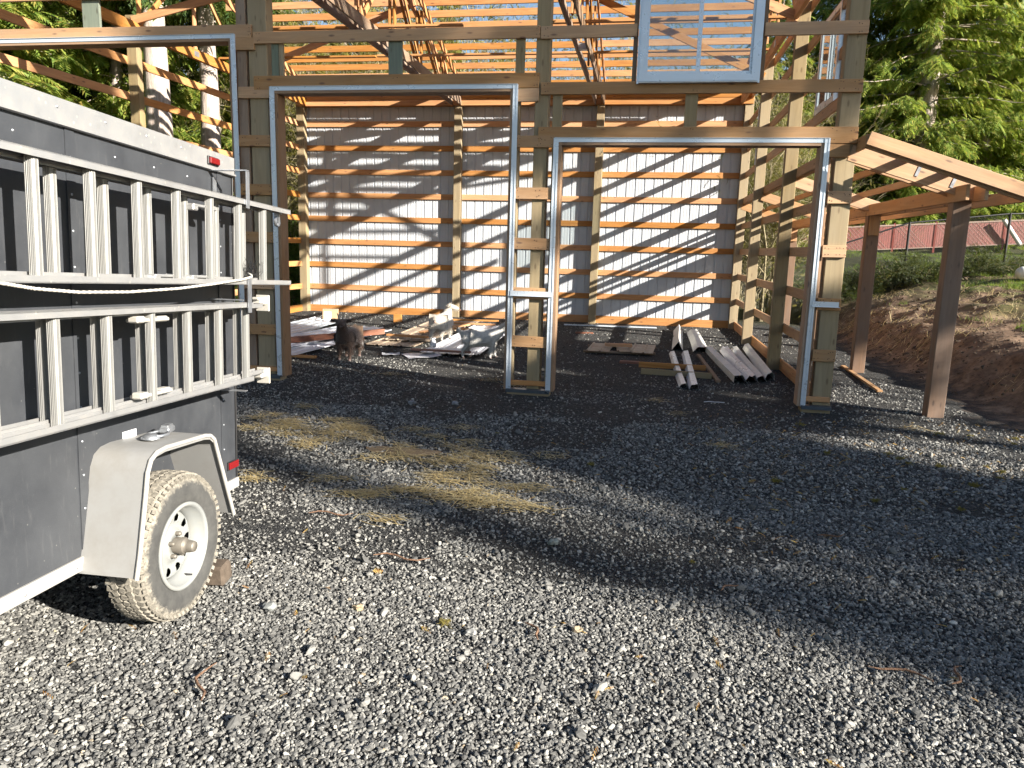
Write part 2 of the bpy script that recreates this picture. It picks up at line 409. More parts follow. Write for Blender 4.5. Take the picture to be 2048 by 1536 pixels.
def mk_ground():
    m, nt, bs = newmat('dark_gravel_ground')
    tc = nt.nodes.new('ShaderNodeTexCoord'); pos = tc.outputs['Object']
    sx = nt.nodes.new('ShaderNodeSeparateXYZ'); nt.links.new(pos, sx.inputs[0])
    # gravel
    vo = nd(nt, 'ShaderNodeTexVoronoi', {'Vector': pos, 'Scale': 58.0}, feature='F1')
    vo2 = nd(nt, 'ShaderNodeTexVoronoi', {'Vector': pos, 'Scale': 58.0}, feature='DISTANCE_TO_EDGE')
    n1 = noise(nt, pos, 1.1, 5, .6); n2 = noise(nt, pos, 9, 4, .6)
    rv = nt.nodes.new('ShaderNodeSeparateColor'); nt.links.new(vo.outputs['Color'], rv.inputs[0])
    gcol = ramp(nt, rv.outputs[0], [(.0, (.024, .025, .027)), (.55, (.055, .056, .056)), (1.0, (.125, .122, .115))])
    gcol = mixc(nt, ramp(nt, vo2.outputs['Distance'], [(.0, 1.0), (.12, 0.0)]), gcol, (.012, .012, .013))
    gcol = mixc(nt, ramp(nt, n1, [(.45, 0.0), (.7, .5)]), gcol, (.042, .039, .034))
    # bank soil
    d1 = noise(nt, pos, 3.2, 7, .7); d2 = noise(nt, pos, 14, 4, .7)
    soil = ramp(nt, d1, [(.3, (.085, .055, .036)), (.5, (.175, .115, .075)), (.7, (.31, .22, .15))])
    soil = mixc(nt, ramp(nt, d2, [(.5, 0.0), (.75, .7)]), soil, (.03, .018, .012))
    gr = ramp(nt, noise(nt, pos, 1.3, 5, .65), [(.46, 0.0), (.6, 1.0)])
    up = ramp(nt, math_(nt, 'MULTIPLY', sx.outputs[2], .5), [(.38, 0.0), (.62, 1.0)])
    soil = mixc(nt, math_(nt, 'MULTIPLY', gr, up), soil, ramp(nt, d2, [(.3, (.05, .075, .018)), (.7, (.13, .16, .04))]))
    k = math_(nt, 'ADD', math_(nt, 'SUBTRACT', sx.outputs[0], 1.75), math_(nt, 'MULTIPLY', math_(nt, 'SUBTRACT', d1, .5), 1.6))
    k2 = math_(nt, 'MULTIPLY', math_(nt, 'MINIMUM', math_(nt, 'ADD', sx.outputs[1], 1.0), 0.0), .25)
    k = ramp(nt, math_(nt, 'ADD', k, k2), [(.0, 0.0), (.5, 1.0)])
    far = ramp(nt, math_(nt, 'MULTIPLY', math_(nt, 'SUBTRACT', sx.outputs[1], 11.0), .2), [(.0, 0.0), (.5, 1.0)])
    far2 = ramp(nt, math_(nt, 'MULTIPLY', math_(nt, 'SUBTRACT', -12.2, sx.outputs[0]), .5) if False else math_(nt, 'MULTIPLY', math_(nt, 'ADD', sx.outputs[0], 12.4), -.5), [(.0, 0.0), (.5, 1.0)])
    forest = ramp(nt, d1, [(.3, (.03, .035, .014)), (.7, (.085, .085, .035))])
    c = mixc(nt, k, gcol, soil); c = mixc(nt, math_(nt, 'MAXIMUM', far, far2), c, forest)
    nt.links.new(c, bs.inputs['Base Color']); bs.inputs['Roughness'].default_value = .9; bs.inputs['Specular IOR Level'].default_value = .25
    hgt = mixc(nt, k, mixc(nt, .5, ramp(nt, vo2.outputs['Distance'], [(0, 0.0), (.3, 1.0)]), rv.outputs[1]), mixc(nt, .5, d1, d2))
    bump(nt, bs, hgt, .9, .02)
    return m
M['ground'] = mk_ground()
gme = npmesh('ground', np.stack([GX.ravel(), GY.ravel(), GZ.ravel()], 1), np.stack([_ii, _ii + 1, _ii + _n + 1, _ii + _n], 1), M['ground'], True)
gro = meshobj('ground', gme); tag(gro, 'dark crushed gravel yard rising into a bare soil bank on the right', 'ground', kind='structure')

def mk_stone():
    m, nt, bs = newmat('crushed_stone')
    at = nd(nt, 'ShaderNodeAttribute', attribute_name='tone', attribute_type='INSTANCER')
    tone = at.outputs['Fac']
    v = coord(nt, (1, 1, 1), rnd=False); n1 = noise(nt, v, 2.2, 4, .6)
    c = ramp(nt, tone, [(.0, (.038, .038, .038)), (.35, (.115, .114, .109)), (.65, (.245, .24, .223)), (.88, (.42, .41, .375)), (.96, (.37, .285, .175)), (1.0, (.56, .54, .49))])
    c = mixc(nt, math_(nt, 'MULTIPLY', n1, .3), c, (.09, .09, .085))
    nt.links.new(c, bs.inputs['Base Color']); bs.inputs['Roughness'].default_value = .75; bs.inputs['Specular IOR Level'].default_value = .35
    return m
M['stone'] = mk_stone()
def scatter_group(mat, n_var=5):
    """point cloud -> one rough crushed stone per point, shapes made in the node group itself"""
    ng = bpy.data.node_groups.new('crushed_stone_scatter', 'GeometryNodeTree')
    ng.interface.new_socket('Geometry', in_out='INPUT', socket_type='NodeSocketGeometry'); ng.interface.new_socket('Geometry', in_out='OUTPUT', socket_type='NodeSocketGeometry')
    N = ng.nodes; Lk = ng.links
    gi = N.new('NodeGroupInput'); go = N.new('NodeGroupOutput'); jn = N.new('GeometryNodeJoinGeometry')
    for i in range(n_var):
        ico = N.new('GeometryNodeMeshIcoSphere'); ico.inputs['Radius'].default_value = .5; ico.inputs['Subdivisions'].default_value = 2
        ps = N.new('GeometryNodeInputPosition'); nz = N.new('ShaderNodeTexNoise'); nz.noise_dimensions = '4D'
        nz.inputs['W'].default_value = i * 3.7 + 1; nz.inputs['Scale'].default_value = 1.25; nz.inputs['Detail'].default_value = 1.5
        Lk.new(ps.outputs[0], nz.inputs['Vector'])
        sb = N.new('ShaderNodeVectorMath'); sb.operation = 'SUBTRACT'; sb.inputs[1].default_value = (.5, .5, .5); Lk.new(nz.outputs['Color'], sb.inputs[0])
        ml = N.new('ShaderNodeVectorMath'); ml.operation = 'SCALE'; ml.inputs['Scale'].default_value = 1.15; Lk.new(sb.outputs[0], ml.inputs[0])
        sp = N.new('GeometryNodeSetPosition'); Lk.new(ico.outputs[0], sp.inputs[0]); Lk.new(ml.outputs[0], sp.inputs['Offset'])
        sm = N.new('GeometryNodeSetMaterial'); sm.inputs['Material'].default_value = mat; Lk.new(sp.outputs[0], sm.inputs[0])
        ss = N.new('GeometryNodeSetShadeSmooth'); ss.inputs['Shade Smooth'].default_value = False; Lk.new(sm.outputs[0], ss.inputs[0])
        g2 = N.new('GeometryNodeGeometryToInstance'); Lk.new(ss.outputs[0], g2.inputs[0]); Lk.new(g2.outputs[0], jn.inputs[0])
    m2p = N.new('GeometryNodeMeshToPoints'); Lk.new(gi.outputs[0], m2p.inputs[0])
    iop = N.new('GeometryNodeInstanceOnPoints'); Lk.new(m2p.outputs[0], iop.inputs['Points']); Lk.new(jn.outputs[0], iop.inputs['Instance'])
    iop.inputs['Pick Instance'].default_value = True
    def attr(n, t):
        a = N.new('GeometryNodeInputNamedAttribute'); a.data_type = t; a.inputs['Name'].default_value = n; return a.outputs[0]
    rv = N.new('FunctionNodeRandomValue'); rv.data_type = 'INT'; rv.inputs[4].default_value = 0; rv.inputs[5].default_value = n_var - 1
    Lk.new(rv.outputs[2], iop.inputs['Instance Index'])
    e2r = N.new('FunctionNodeEulerToRotation'); Lk.new(attr('rot', 'FLOAT_VECTOR'), e2r.inputs[0]); Lk.new(e2r.outputs[0], iop.inputs['Rotation'])
    Lk.new(attr('siz', 'FLOAT_VECTOR'), iop.inputs['Scale'])
    Lk.new(iop.outputs[0], go.inputs[0]); return ng
def pts_object(name, P, size, tone, ng):
    n = len(P); me = bpy.data.meshes.new(name); me.vertices.add(n); me.vertices.foreach_set('co', np.ascontiguousarray(P, dtype=np.float32).ravel())
    a = me.attributes.new('rot', 'FLOAT_VECTOR', 'POINT')
    rot = np.stack([RNG.uniform(-.6, .6, n), RNG.uniform(-.6, .6, n), RNG.uniform(0, 6.283, n)], 1); flip = RNG.random(n) < .3; rot[flip, 0] += RNG.uniform(0, 3, flip.sum())
    a.data.foreach_set('vector', rot.astype(np.float32).ravel())
    sz = size[:, None] * np.stack([RNG.uniform(.9, 1.5, n), RNG.uniform(.75, 1.1, n), RNG.uniform(.5, .85, n)], 1)
    a = me.attributes.new('siz', 'FLOAT_VECTOR', 'POINT'); a.data.foreach_set('vector', sz.astype(np.float32).ravel())
    a = me.attributes.new('tone', 'FLOAT', 'POINT'); a.data.foreach_set('value', tone.astype(np.float32))
    o = meshobj(name, me); md = o.modifiers.new('scatter', 'NODES'); md.node_group = ng; return o
def in_view(x, y, margin=1.2):
    """keep what this camera or one a step beside it could see"""
    dx = x - CAMP.x; dy = y - CAMP.y; fx, fy = math.sin(_yaw), math.cos(_yaw)
    dep = dx * fx + dy * fy; lat = dx * fy - dy * fx
    return (dep > 1.2) & (np.abs(lat) < .69 * dep + margin)
ng = scatter_group(M['stone'])
def scat(x0, x1, y0, y1, dens, s0, s1, margin=1.2):
    n = int((x1 - x0) * (y1 - y0) * dens); x = RNG.uniform(x0, x1, n); y = RNG.uniform(y0, y1, n)
    k = in_view(x, y, margin); x, y = x[k], y[k]
    s = RNG.uniform(s0, s1, len(x)) * np.exp(RNG.normal(0, .22, len(x)))
    return x, y, s
parts = [scat(-7, 3, -7.9, -5.6, 7600, .008, .0175, 1.0), scat(-8, 3.2, -5.6, -3.6, 4600, .009, .019, .8), scat(-9, 2.6, -3.6, -1.2, 1900, .011, .022, .7), scat(-11, 2.2, -1.2, 2.5, 380, .012, .024, .5), scat(-11, 1.9, 2.5, 10.2, 60, .015, .03, .4), scat(-7, 3, -7.9, -1, 10, .028, .045)]
x = np.concatenate([q[0] for q in parts]); y = np.concatenate([q[1] for q in parts]); s = np.concatenate([q[2] for q in parts])
keep = (x < 1.6 + np.clip(-y, 0, 8) * .35 + .5 * (vnoise(x, y, 2.0, 9) - .5))
# packed fines between the stones in old wheel tracks and under the straw
fines = vnoise(x, y, .55, 21) * .6 + vnoise(x, y, 1.7, 22) * .4
keep &= ~((fines > .57) & (RNG.random(len(x)) < .72) & (y > -5.4))
x, y, s = x[keep], y[keep], s[keep]
tone = np.clip(RNG.beta(2.0, 2.2, len(x)) * .95 + (RNG.random(len(x)) < .025) * .25, 0, 1)
st = pts_object('gravel', np.stack([x, y, ground_h(x, y) + s * RNG.uniform(-.05, .42, len(x))], 1), s, tone, ng)
tag(st, 'crushed grey stones covering the yard in the foreground', 'gravel', kind='stuff')
# stones, clods on the bank
x = RNG.uniform(1.5, 7, 14000); y = RNG.uniform(-3, 13, 14000); s = RNG.uniform(.008, .022, 14000) * np.exp(RNG.normal(0, .55, 14000)); k = in_view(x, y, .8) & (ground_h(x, y) > .015); x, y, s = x[k], y[k], s[k]
M['clod'] = plain('soil_clod', (.12, .09, .066), .95, .5, 5, .15, .5)
st2 = pts_object('soil_clods', np.stack([x, y, ground_h(x, y) + s * .1], 1), s, RNG.random(len(x)), scatter_group(M['clod'], 3))
tag(st2, 'brown soil clods scattered over the bare bank', 'soil', kind='stuff')
# ------------------------------------------------------------------ the barn frame
XR, XL, D = 0.0, -11.56, 10.36
LV = [.685 + .6096 * k for k in range(9)]           # girt levels .685 1.295 1.904 2.514 3.124 3.733 4.343 4.953 5.562
barn = empty('pole_barn', (-5.8, 5.2, 0), label='open pole barn frame of fir girts and posts, metal sheeted only at back', cat='barn')
fir, ff, tr, tg = M['fir'], M['fir_front'], M['treated'], M['treated_green']
def post(name, x, y, wx, wy, z1, mat=tr, z0=-.3):
    return board(name, (x, y, z0), (x, y, z1), wy, wx, mat, barn, up=(0, 1, 0), e=.006)
# posts
post('post', -.105, .135, .21, .19, 5.7); post('post', -3.615, .135, .165, .19, 5.7); post('post', -7.265, .135, .25, .19, 5.7); post('post', -11.42, .135, .2, .19, 5.7)
for y in (3.47, 6.92):
    post('post', -.13, y, .19, .15, 5.7); post('post', -11.43, y, .19, .15, 5.7)
for x, w in ((-.06, .2), (-3.585, .185), (-7.2, .19), (-11.48, .21)): post('post', x, D - .095, w, .19, 5.7)
# back wall girts, skirt, eave header
bays_b = [(-11.58, -7.2), (-7.2, -3.585), (-3.585, .03)]
for a, b in bays_b:
    for z in LV[:8]: board('girt', (a + .003, D + .019, z), (b - .003, D + .019, z), .14, .038, fir, barn)
    board('skirt_board', (a + .003, D + .019, .085), (b - .003, D + .019, .085), .2, .038, fir, barn)
    board('eave_header', (a + .003, D - .209, 5.44), (b - .003, D - .209, 5.44), .14, .038, fir, barn)
    board('eave_header', (a + .003, D - .211, 5.58), (b - .003, D - .211, 5.58), .13, .038, fir, barn)
    board('eave_header', (a + .003, D + .019, 5.5), (b - .003, D + .019, 5.5), .24, .038, fir, barn)
# ribbed steel sheets on the back wall, one part per sheet
def ribbed(width, length, period=.2286, hr=.019, minor=.0028, th=.0009):
    """sheet in local XZ, ribs towards +Y; returns MB"""
    pr = []; x = 0.0
    while x < width - .01:
        for dx, h in ((0, 0), (.011, hr), (.032, hr), (.043, 0), (.085, 0), (.091, minor), (.103, minor), (.109, 0), (.160, 0), (.166, minor), (.178, minor), (.184, 0)):
            if x + dx <= width: pr.append((x + dx, h))
        x += period
    pr.append((width, 0)); m = MB(); n = len(pr)
    V = [(px, py, z) for z in (0, length) for px, py in pr] + [(px, py + th, z) for z in (0, length) for px, py in pr]
    F = [(i, i + 1, n + i + 1, n + i) for i in range(n - 1)] + [(2 * n + i + 1, 2 * n + i, 3 * n + i, 3 * n + i + 1) for i in range(n - 1)]
    F += [(i + 1, i, 2 * n + i, 2 * n + i + 1) for i in range(n - 1)] + [(n + i, n + i + 1, 3 * n + i + 1, 3 * n + i) for i in range(n - 1)]
    F += [(0, n, 3 * n, 2 * n), (n - 1, 3 * n - 1, 4 * n - 1, 2 * n - 1)]
    return m.add(V, F)
pm = ribbed(.9144, 5.42).mesh('wall_sheet', M['panel'])
for k in range(13):
    o = meshobj('wall_sheet', pm if k < 12 else ribbed(.60, 5.42).mesh('wall_sheet', M['panel']), Matrix.Translation((-11.60 + .9144 * k, D + .040 + (.0012 if k % 2 else 0), .05)), barn)
# left and right wall girts
for a, b in ((.04, 3.47), (3.47, 6.92), (6.92, D)):
    for z in LV:
        board('girt', (XL + .019, a + .003, z), (XL + .019, b - .003, z), .14, .038, fir, barn)
    board('skirt_board', (XL + .019, a + .003, .085), (XL + .019, b - .003, .085), .2, .038, fir, barn)
    for z in LV:
        segs = [(a, b)]
        if abs(z - LV[6]) < .01:
            if a < 1: segs = [(a, 1.22), (2.44, b)]
            elif a > 6: segs = [(a, 7.42), (8.6, b)]
        for c, d in segs: board('girt', (XR - .019, c + .003, z), (XR - .019, d - .003, z), .14, .038, ff, barn)
    board('skirt_board', (XR - .019, a + .003, .085), (XR - .019, b - .003, .085), .2, .038, fir, barn)
    for xx in (XL + .019, XR - .019):
        board('eave_header', (xx + (.21 if xx < -5 else -.21), a + .003, 5.47), (xx + (.21 if xx < -5 else -.21), b - .003, 5.47), .19, .038, fir, barn)
# front wall: headers, girts, blocking, studs
def fb(name, x0, x1, z, w=.14, mat=ff, y=.019, t=.038): return board(name, (x0, y, z), (x1, y, z), w, t, mat, barn)
board('door_header', (-11.55, .019, 4.47), (-7.322, .019, 4.45), .155, .038, ff, barn)
fb('door_header', -7.312, -3.652, 3.826, .172); fb('door_header', -3.643, -.002, 3.198, .182)
fb('girt', -7.306, -3.652, LV[6] + .025); fb('girt', -3.646, -2.52, LV[6] + .015); fb('girt', -1.10, -.002, LV[6])
fb('girt', -3.626, -.002, LV[5] - .005)
for z in LV[7:]:
    for a, b in ((-11.55, -7.31), (-7.3, -3.65), (-3.64, 0)):
        if not (a > -4 and z < 5): fb('girt', a, b, z)
    if z < 5: fb('girt', -3.64, -2.52, z); fb('girt', -1.10, 0, z)
for a, b in ((-11.55, -7.31), (-7.3, -3.65), (-3.64, 0)): board('eave_header', (a, .25, 5.5), (b, .25, 5.5), .24, .038, ff, barn)
fb('blocking', -7.55, -7.295, 4.30, .15); fb('blocking', -7.53, -7.05, LV[5] - .02, .14)
for z in LV[:5]: fb('blocking', -7.55, -7.10, z)
fb('blocking', -3.915, -3.648, 3.655, .15)
for z in LV[:5]: fb('blocking', -3.925, -3.445, z)
fb('blocking', -.30, -.075, 3.03, .145)
for z in LV[:4]: fb('blocking', -.265, -.002, z)
def stud(x0, x1, z0, z1, mat=tg, y=.06, t=.04): return board('stud', ((x0 + x1) / 2, y, z0), ((x0 + x1) / 2, y, z1), t, x1 - x0, mat, barn, up=(0, 1, 0))
stud(-5.535, -5.36, 3.74, 4.44); stud(-1.93, -1.785, 3.12, 3.80, tr); stud(-3.945, -3.835, 3.75, 4.43, tr); stud(-3.48, -3.365, 3.11, 3.80, tr)
stud(-7.08, -6.985, 3.75, 4.44); stud(-6.98, -6.92, 3.75, 4.44, tr); stud(-9.72, -9.47, 4.40, 5.5); stud(-7.55, -7.42, .05, 5.5, M['darkbeam'], .09, .1)
stud(-3.93, -3.885, .1, 3.66, tr, .12, .14); stud(-3.47, -3.43, .1, 3.12, tr, .12, .14); stud(-.29, -.255, .1, 3.05, M['jamb'], .12, .14); stud(-7.14, -7.105, .1, 3.7, M['jamb'], .12, .14)
stud(-2.56, -2.51, 3.80, 5.5, M['darkbeam'], .1, .12); stud(-1.115, -1.07, 3.80, 5.5, M['darkbeam'], .1, .12)
# diagonal weathered brace boards between the front post and stud (right pier)
# door frames: jamb boards, head jamb, white trim
def door_frame(x0, x1, zt, left=True, right=True):
    df = meshobj('door_frame', MB().box(((x0 + x1) / 2, .10, zt - .02), (x1 - x0 - .002, .21, .038), e=.003).mesh('head_jamb', M['jamb']), Matrix.Identity(4), barn)
    if left:
        board('jamb', (x0 + .019, .10, .06), (x0 + .019, .10, zt - .04), .21, .038, M['jamb'], df, up=(0, 1, 0))
        trim_v(x0 - .03, .06, zt + .045, df)
    if right:
        board('jamb', (x1 - .019, .10, .06), (x1 - .019, .10, zt - .04), .21, .038, M['jamb'], df, up=(0, 1, 0))
        trim_v(x1 + .03, .06, zt + .045, df)
    m = MB(); m.box(((x0 + x1) / 2, -.006, zt + .022), (x1 - x0 + .10, .012, .052)); m.box(((x0 + x1) / 2, -.014, zt + .046), (x1 - x0 + .10, .018, .004)); m.box(((x0 + x1) / 2, .02, zt - .001), (x1 - x0 + .02, .05, .003))
    m.build('trim', M['trim'], df); return df
def trim_v(x, z0, z1, par):
    m = MB(); zm = (z0 + z1) / 2; h = z1 - z0
    m.box((x, -.005, zm), (.056, .010, h)); m.box((x - .030, -.012, zm), (.004, .020, h - .002)); m.box((x + .012, -.013, zm), (.006, .008, h - .004))
    m.build('trim', M['trim'], par)
door_frame(-11.2, -7.60, 4.37, False, True); door_frame(-7.03, -3.955, 3.735); door_frame(-3.385, -.352, 3.118)
# bottoms of the three piers
for a, b in ((-7.60, -7.03), (-3.955, -3.385), (-.352, -.0)):
    board('sill_board', (a + .02, .02, .155), (b - .02, .02, .155), .06, .05, fir, barn); c = (a + b) / 2
    MB().box((c, -.0, .07), (b - a - .01, .12, .02)).box((c, -.062, .058), (b - a - .01, .006, .04)).build('sill_flashing', M['flash'], barn)
    board('base_block', (a + .01, .06, .012), (b - .01, .06, .012), .075, .18, tr, barn)
for a, b in ((-3.93, -3.41), (-.325, -.03)):
    m = MB(); m.box(((a + b) / 2, -.014, 1.292), (b - a, .012, .062)); m.box(((a + b) / 2, -.03, 1.262), (b - a + .02, .03, .004)); m.build('trim', M['trim'], barn)
# slanting brace boards and a splint in the right pier
board('brace_board', (-.20, .14, .15), (-.17, .14, 5.3), .05, .03, M['jamb'], barn, up=(0, 1, 0))
# roof: double trusses along Y, purlins along X
RY = 5.18
def roofz(y): return 7.27 - .27 * abs(y - RY)
def truss(x, plies):
    t = meshobj('truss', MB().box((x, RY, 5.475), ((plies[-1] - plies[0]) + .05, .16, .10)).mesh('splice_plate', M['galv']), Matrix.Identity(4), barn)
    for s in plies:
        board('bottom_chord', (x + s, -.0, 5.475), (x + s, D + .0, 5.475), .19, .038, M['darkbeam'] if len(plies) > 1 else fir, t)
        for y0, y1 in ((-.45, RY), (RY, D + .45)): board('top_chord', (x + s, y0, roofz(y0) - .09), (x + s, y1, roofz(y1) - .09), .15, .038, fir, t)
    c = 0.0 if len(plies) == 1 else .045
    for s in ((-c, c) if c else (0,)):
        for y in (1.75, 3.47, RY, 6.92, 8.65): board('web', (x + s, y, 5.55), (x + s, y, roofz(y) - .12), .09, .038, fir, t, up=(0, 1, 0))
        for y0, y1 in ((1.75, 3.47), (3.47, RY), (6.92, RY), (8.65, 6.92), (9.6, 8.65)): board('web', (x + s * .9, y0, 5.56), (x + s * .9, y1, roofz(y1) - .16), .09, .036, fir, t, up=(0, 1, 0))
    return t
truss(-3.615, (-.105, .105)); truss(-7.235, (-.115, .115)); truss(-.26, (0,)); truss(-11.30, (0,))
for side in (1, -1):
    for k in range(13):
        y = RY + side * (.06 + .425 * k)
        for j, (a, b) in enumerate(((-11.62, -7.24), (-7.24, -3.615), (-3.615, .06))):
            z = roofz(y) + .057 + random.uniform(-.006, .006)
            board('purlin', (a + .004, y + .02 * ((j + k) % 2), z), (b + random.uniform(-.01, .0), y + .02 * ((j + k) % 2), z), .14, .038, fir, barn)
for y, segs in ((6.05, ((-11.3, -7.9), (-7.85, -3.45), (-3.5, -.2))), (4.05, ((-11.3, -6.95), (-7.1, -5.6), (-4.1, -.2))), (2.2, ((-11.3, -.2),))):
    for a, b in segs: board('lateral_brace', (a, y, 5.59), (b, y + .06, 5.60), .038, .09, fir, barn)
for p0, p1 in (((-.2, 6.85, 5.28), (-3.5, 6.85, 6.80)), ((-.2, 3.40, 5.40), (-3.5, 3.40, 6.78)), ((-11.4, 3.40, 5.60), (-7.3, 3.40, 6.45)), ((-11.35, 6.85, 5.38), (-7.3, 6.85, 6.82))):
    board('gable_brace', p0, p1, .14, .038, fir, barn)
# windows
def window(c, w, h, axis, lab=None, haze='glass'):
    """frame centred at c in the wall plane; axis 'x' = in the front wall, 'y' = in the side wall"""
    Rm = Matrix.Translation(c) @ (Matrix.Identity(4) if axis == 'x' else Matrix.Rotation(R(90), 4, 'Z'))
    m = MB()
    for s in (-1, 1):
        m.box((s * (w / 2 - .035), 0, 0), (.07, .075, h)); m.box((0, 0, s * (h / 2 - .035)), (w - .14, .074, .07))
        m.box((s * (w / 2 + .012), -.02, 0), (.026, .012, h + .05)); m.box((0, -.02, s * (h / 2 + .012)), (w, .012, .026))
    wo = m.build('window', M['trim'], barn, Rm)
    for k, (a, b) in enumerate(((-w / 2 + .07, .0), (-.0, w / 2 - .07))):
        mm = MB(); yy = -.012 if k == 0 else .016; cx = (a + b) / 2; ww = b - a + .035; hh = h - .14; t = .042
        for s in (-1, 1): mm.box((cx + s * (ww / 2 - t / 2), yy, 0), (t, .024, hh)); mm.box((cx, yy, s * (hh / 2 - t / 2)), (ww - 2 * t, .023, t))
        mm.build('sash', M['trim'], wo, Rm)
        MB().box((cx, yy, 0), (ww - 2 * t + .01, .004, hh - 2 * t + .01)).build('pane', M['glass_dusty'] if (k == 0 and axis == 'x') else M['glass'], wo, Rm)
    if axis == 'x': MB().box((0, -.05, -h / 2 - .018), (w + .0, .05, .012)).build('window_sill', M['alu'], wo, Rm)
    return wo
window((-1.812, .005, 4.44), 1.33, 1.30, 'x'); window((-.01, 1.83, 4.40), 1.15, 1.20, 'y'); window((-.01, 8.02, 4.40), 1.10, 1.20, 'y')

# ------------------------------------------------------------------ lean-to frame on the right
lt = empty('lean_to', (1.2, .17, 0), label='open lean-to roof frame on brown posts against the barn side', cat='lean-to')
LS = -.326
def lz(x): return 3.10 + LS * x            # top of rafters
for i, y in enumerate((.17, 3.57, 6.95, 10.3)):
    board('post', (1.2, y, -.3), (1.2, y, lz(1.2) - .17), .17, .19, M['oldpost'], lt, up=(0, 1, 0), e=.008)
    for s in (-.115, .115):
        board('rafter', (-.0 if s > 0 else -.06, y + s, lz(0) - .09), (1.33, y + s, lz(1.33) - .09), .18, .038, ff, lt)
    board('support_block', (1.2, y - .105, lz(1.2) - .52), (1.2, y - .105, lz(1.2) - .19), .038, .15, ff, lt, up=(0, 1, 0)) if i else None
board('barge_rafter', (.02, -.36, lz(0) + .02), (1.80, -.36, lz(1.8) + .02), .14, .038, ff, lt)
board('barge_rafter', (.02, -.29, lz(0) - .03), (1.70, -.29, lz(1.7) - .03), .10, .038, ff, lt)
board('ledger', (.019, -.34, 3.09), (.019, D, 3.09), .14, .038, ff, lt)
for x in (.55, 1.0): board('purlin', (x, -.27, lz(x) + .03), (x, D, lz(x) + .03), .09, .038, ff, lt)
for x in (1.11, 1.30):
    for a, b in ((-.27, 3.57), (3.575, 6.95), (6.955, D)): board('outer_beam', (x, a, 2.57), (x, b, 2.57), .17, .038, ff, lt)
board('fascia', (1.70, -.33, lz(1.7) + .0), (1.70, D, lz(1.7) + .0), .14, .038, ff, lt)
for (x0, z0), (x1, z1) in (((.74, 2.99), (.66, 2.76)), ((1.12, 2.87), (1.04, 2.64))):
    MB().bar((x0, .029, z0), (x1, .029, z1), .003, .034, up=(0, 1, 0)).build('metal_strap', M['galv'], lt)
MB().box((.86, .10, 2.80), (.05, .004, .06)).build('metal_strap', M['galv'], lt)
# ------------------------------------------------------------------ enclosed trailer, local frame: x out of the side, y towards the rear, z up (nose raised 2.7 deg)
TN = Vector((.9988, .0488, 0)); TD = Vector((-.0487, .9977, -.0466)); TU = TN.cross(TD)
TMx = Matrix.Identity(4)
for i in range(3): TMx[i][0], TMx[i][1], TMx[i][2] = TN[i], TD[i], TU[i]
TMx.translation = (-4.662, -6.215, 0)
trailer = empty('enclosed_trailer', M=TMx, label='charcoal enclosed cargo trailer with silver fender parked at the left', cat='trailer')
A0, A1, ZB, ZT, WID = -2.1, .965, .385, 2.30, 1.70
def tp(name, mb, mat, par=trailer): return mb.build(name, mat, par, TMx)
m = MB()
m.box((-WID / 2, (A0 + A1) / 2, (ZB + ZT) / 2), (WID, A1 - A0, ZT - ZB), e=.012); body = tp('body', m, M['skin'])
# crowned roof
m = MB(); V = []; n = 10
for yy in (A0 - .005, A1 + .005):
    for k in range(n + 1):
        t = k / n; V.append((-WID * t + .004 * (1 - 2 * t), yy, ZT + .06 + .07 * math.sin(math.pi * t)))
m.add(V, [(k, k + 1, n + 2 + k, n + 1 + k) for k in range(n)] + [tuple(range(n + 1)), tuple(range(2 * n + 1, n, -1))], False); tp('roof', m, M['alu'])
# skin seams: overlapping sheet strips with rivets
for y in (-1.64, -.42, .62 + .19):
    m = MB(); m.box((.0025, y, (ZB + ZT) / 2 - .0), (.005, .055, ZT - ZB - .004)); tp('seam_strip', m, M['skin'])
m = MB()
for y in (-1.64, -.42, .81):
    z = .5
    while z < 2.2: m.lathe([(0.0, .0085), (.0035, .0075), (.006, .005)], 8, Matrix.Translation((0, y, z))); z += .15
for y in np.arange(A0 + .1, A1, .3):
    for z in (2.335, .41): m.lathe([(0.0, .0205), (.004, .0195), (.0065, .017)], 8, Matrix.Translation((0, y, z)))
    m.lathe([(0.0, .004), (.004, .003), (.006, .0)], 8, Matrix.Translation((0, y + .08, 2.20)))
tp('rivets', m, M['galv'])
m = MB(); m.box((.006, (A0 + A1) / 2, 2.315), (.02, A1 - A0 + .01, .10), e=.006); m.box((.02, (A0 + A1) / 2, 2.272), (.012, A1 - A0 + .008, .010)); m.box((.0, (A0 + A1) / 2, 2.366), (.03, A1 - A0 + .006, .012)); tp('roof_rail', m, M['alu'])
m = MB(); m.box((.006, (A0 + A1) / 2, .412), (.018, A1 - A0 + .01, .062), e=.004); tp('bottom_rail', m, M['alu_bright'])
m = MB(); m.box((-.012, A1 + .003, (ZB + ZT) / 2), (.035, .012, ZT - ZB - .05), e=.004); tp('rear_corner_trim', m, M['black_paint'])
m = MB(); m.box((-.85, -.55, .33), (.08, 3.0, .10)); m.box((-.25, -.55, .33), (.05, 2.9, .08)); m.box((-1.45, -.55, .33), (.05, 2.9, .08)); m.box((-.85, -.045, .30), (1.7, .06, .06)); tp('chassis', m, M['black_paint'])
# marker lamps
lamp = tp('marker_lamp', MB().box((.02, .712, 2.315), (.012, .115, .045), e=.006), M['black_paint'])
tp('lens', MB().box((.03, .712, 2.315), (.016, .098, .034), e=.007), M['red_lens'], lamp)
lamp = tp('marker_lamp', MB().box((.006, .905, .535), (.008, .125, .052), e=.004), M['black_paint'])
tp('lens', MB().box((.014, .905, .535), (.012, .112, .042), e=.005), M['red_lens'], lamp)
tp('data_plate', MB().box((.003, -.09, .912), (.004, .105, .05), e=.0015), M['paper'])
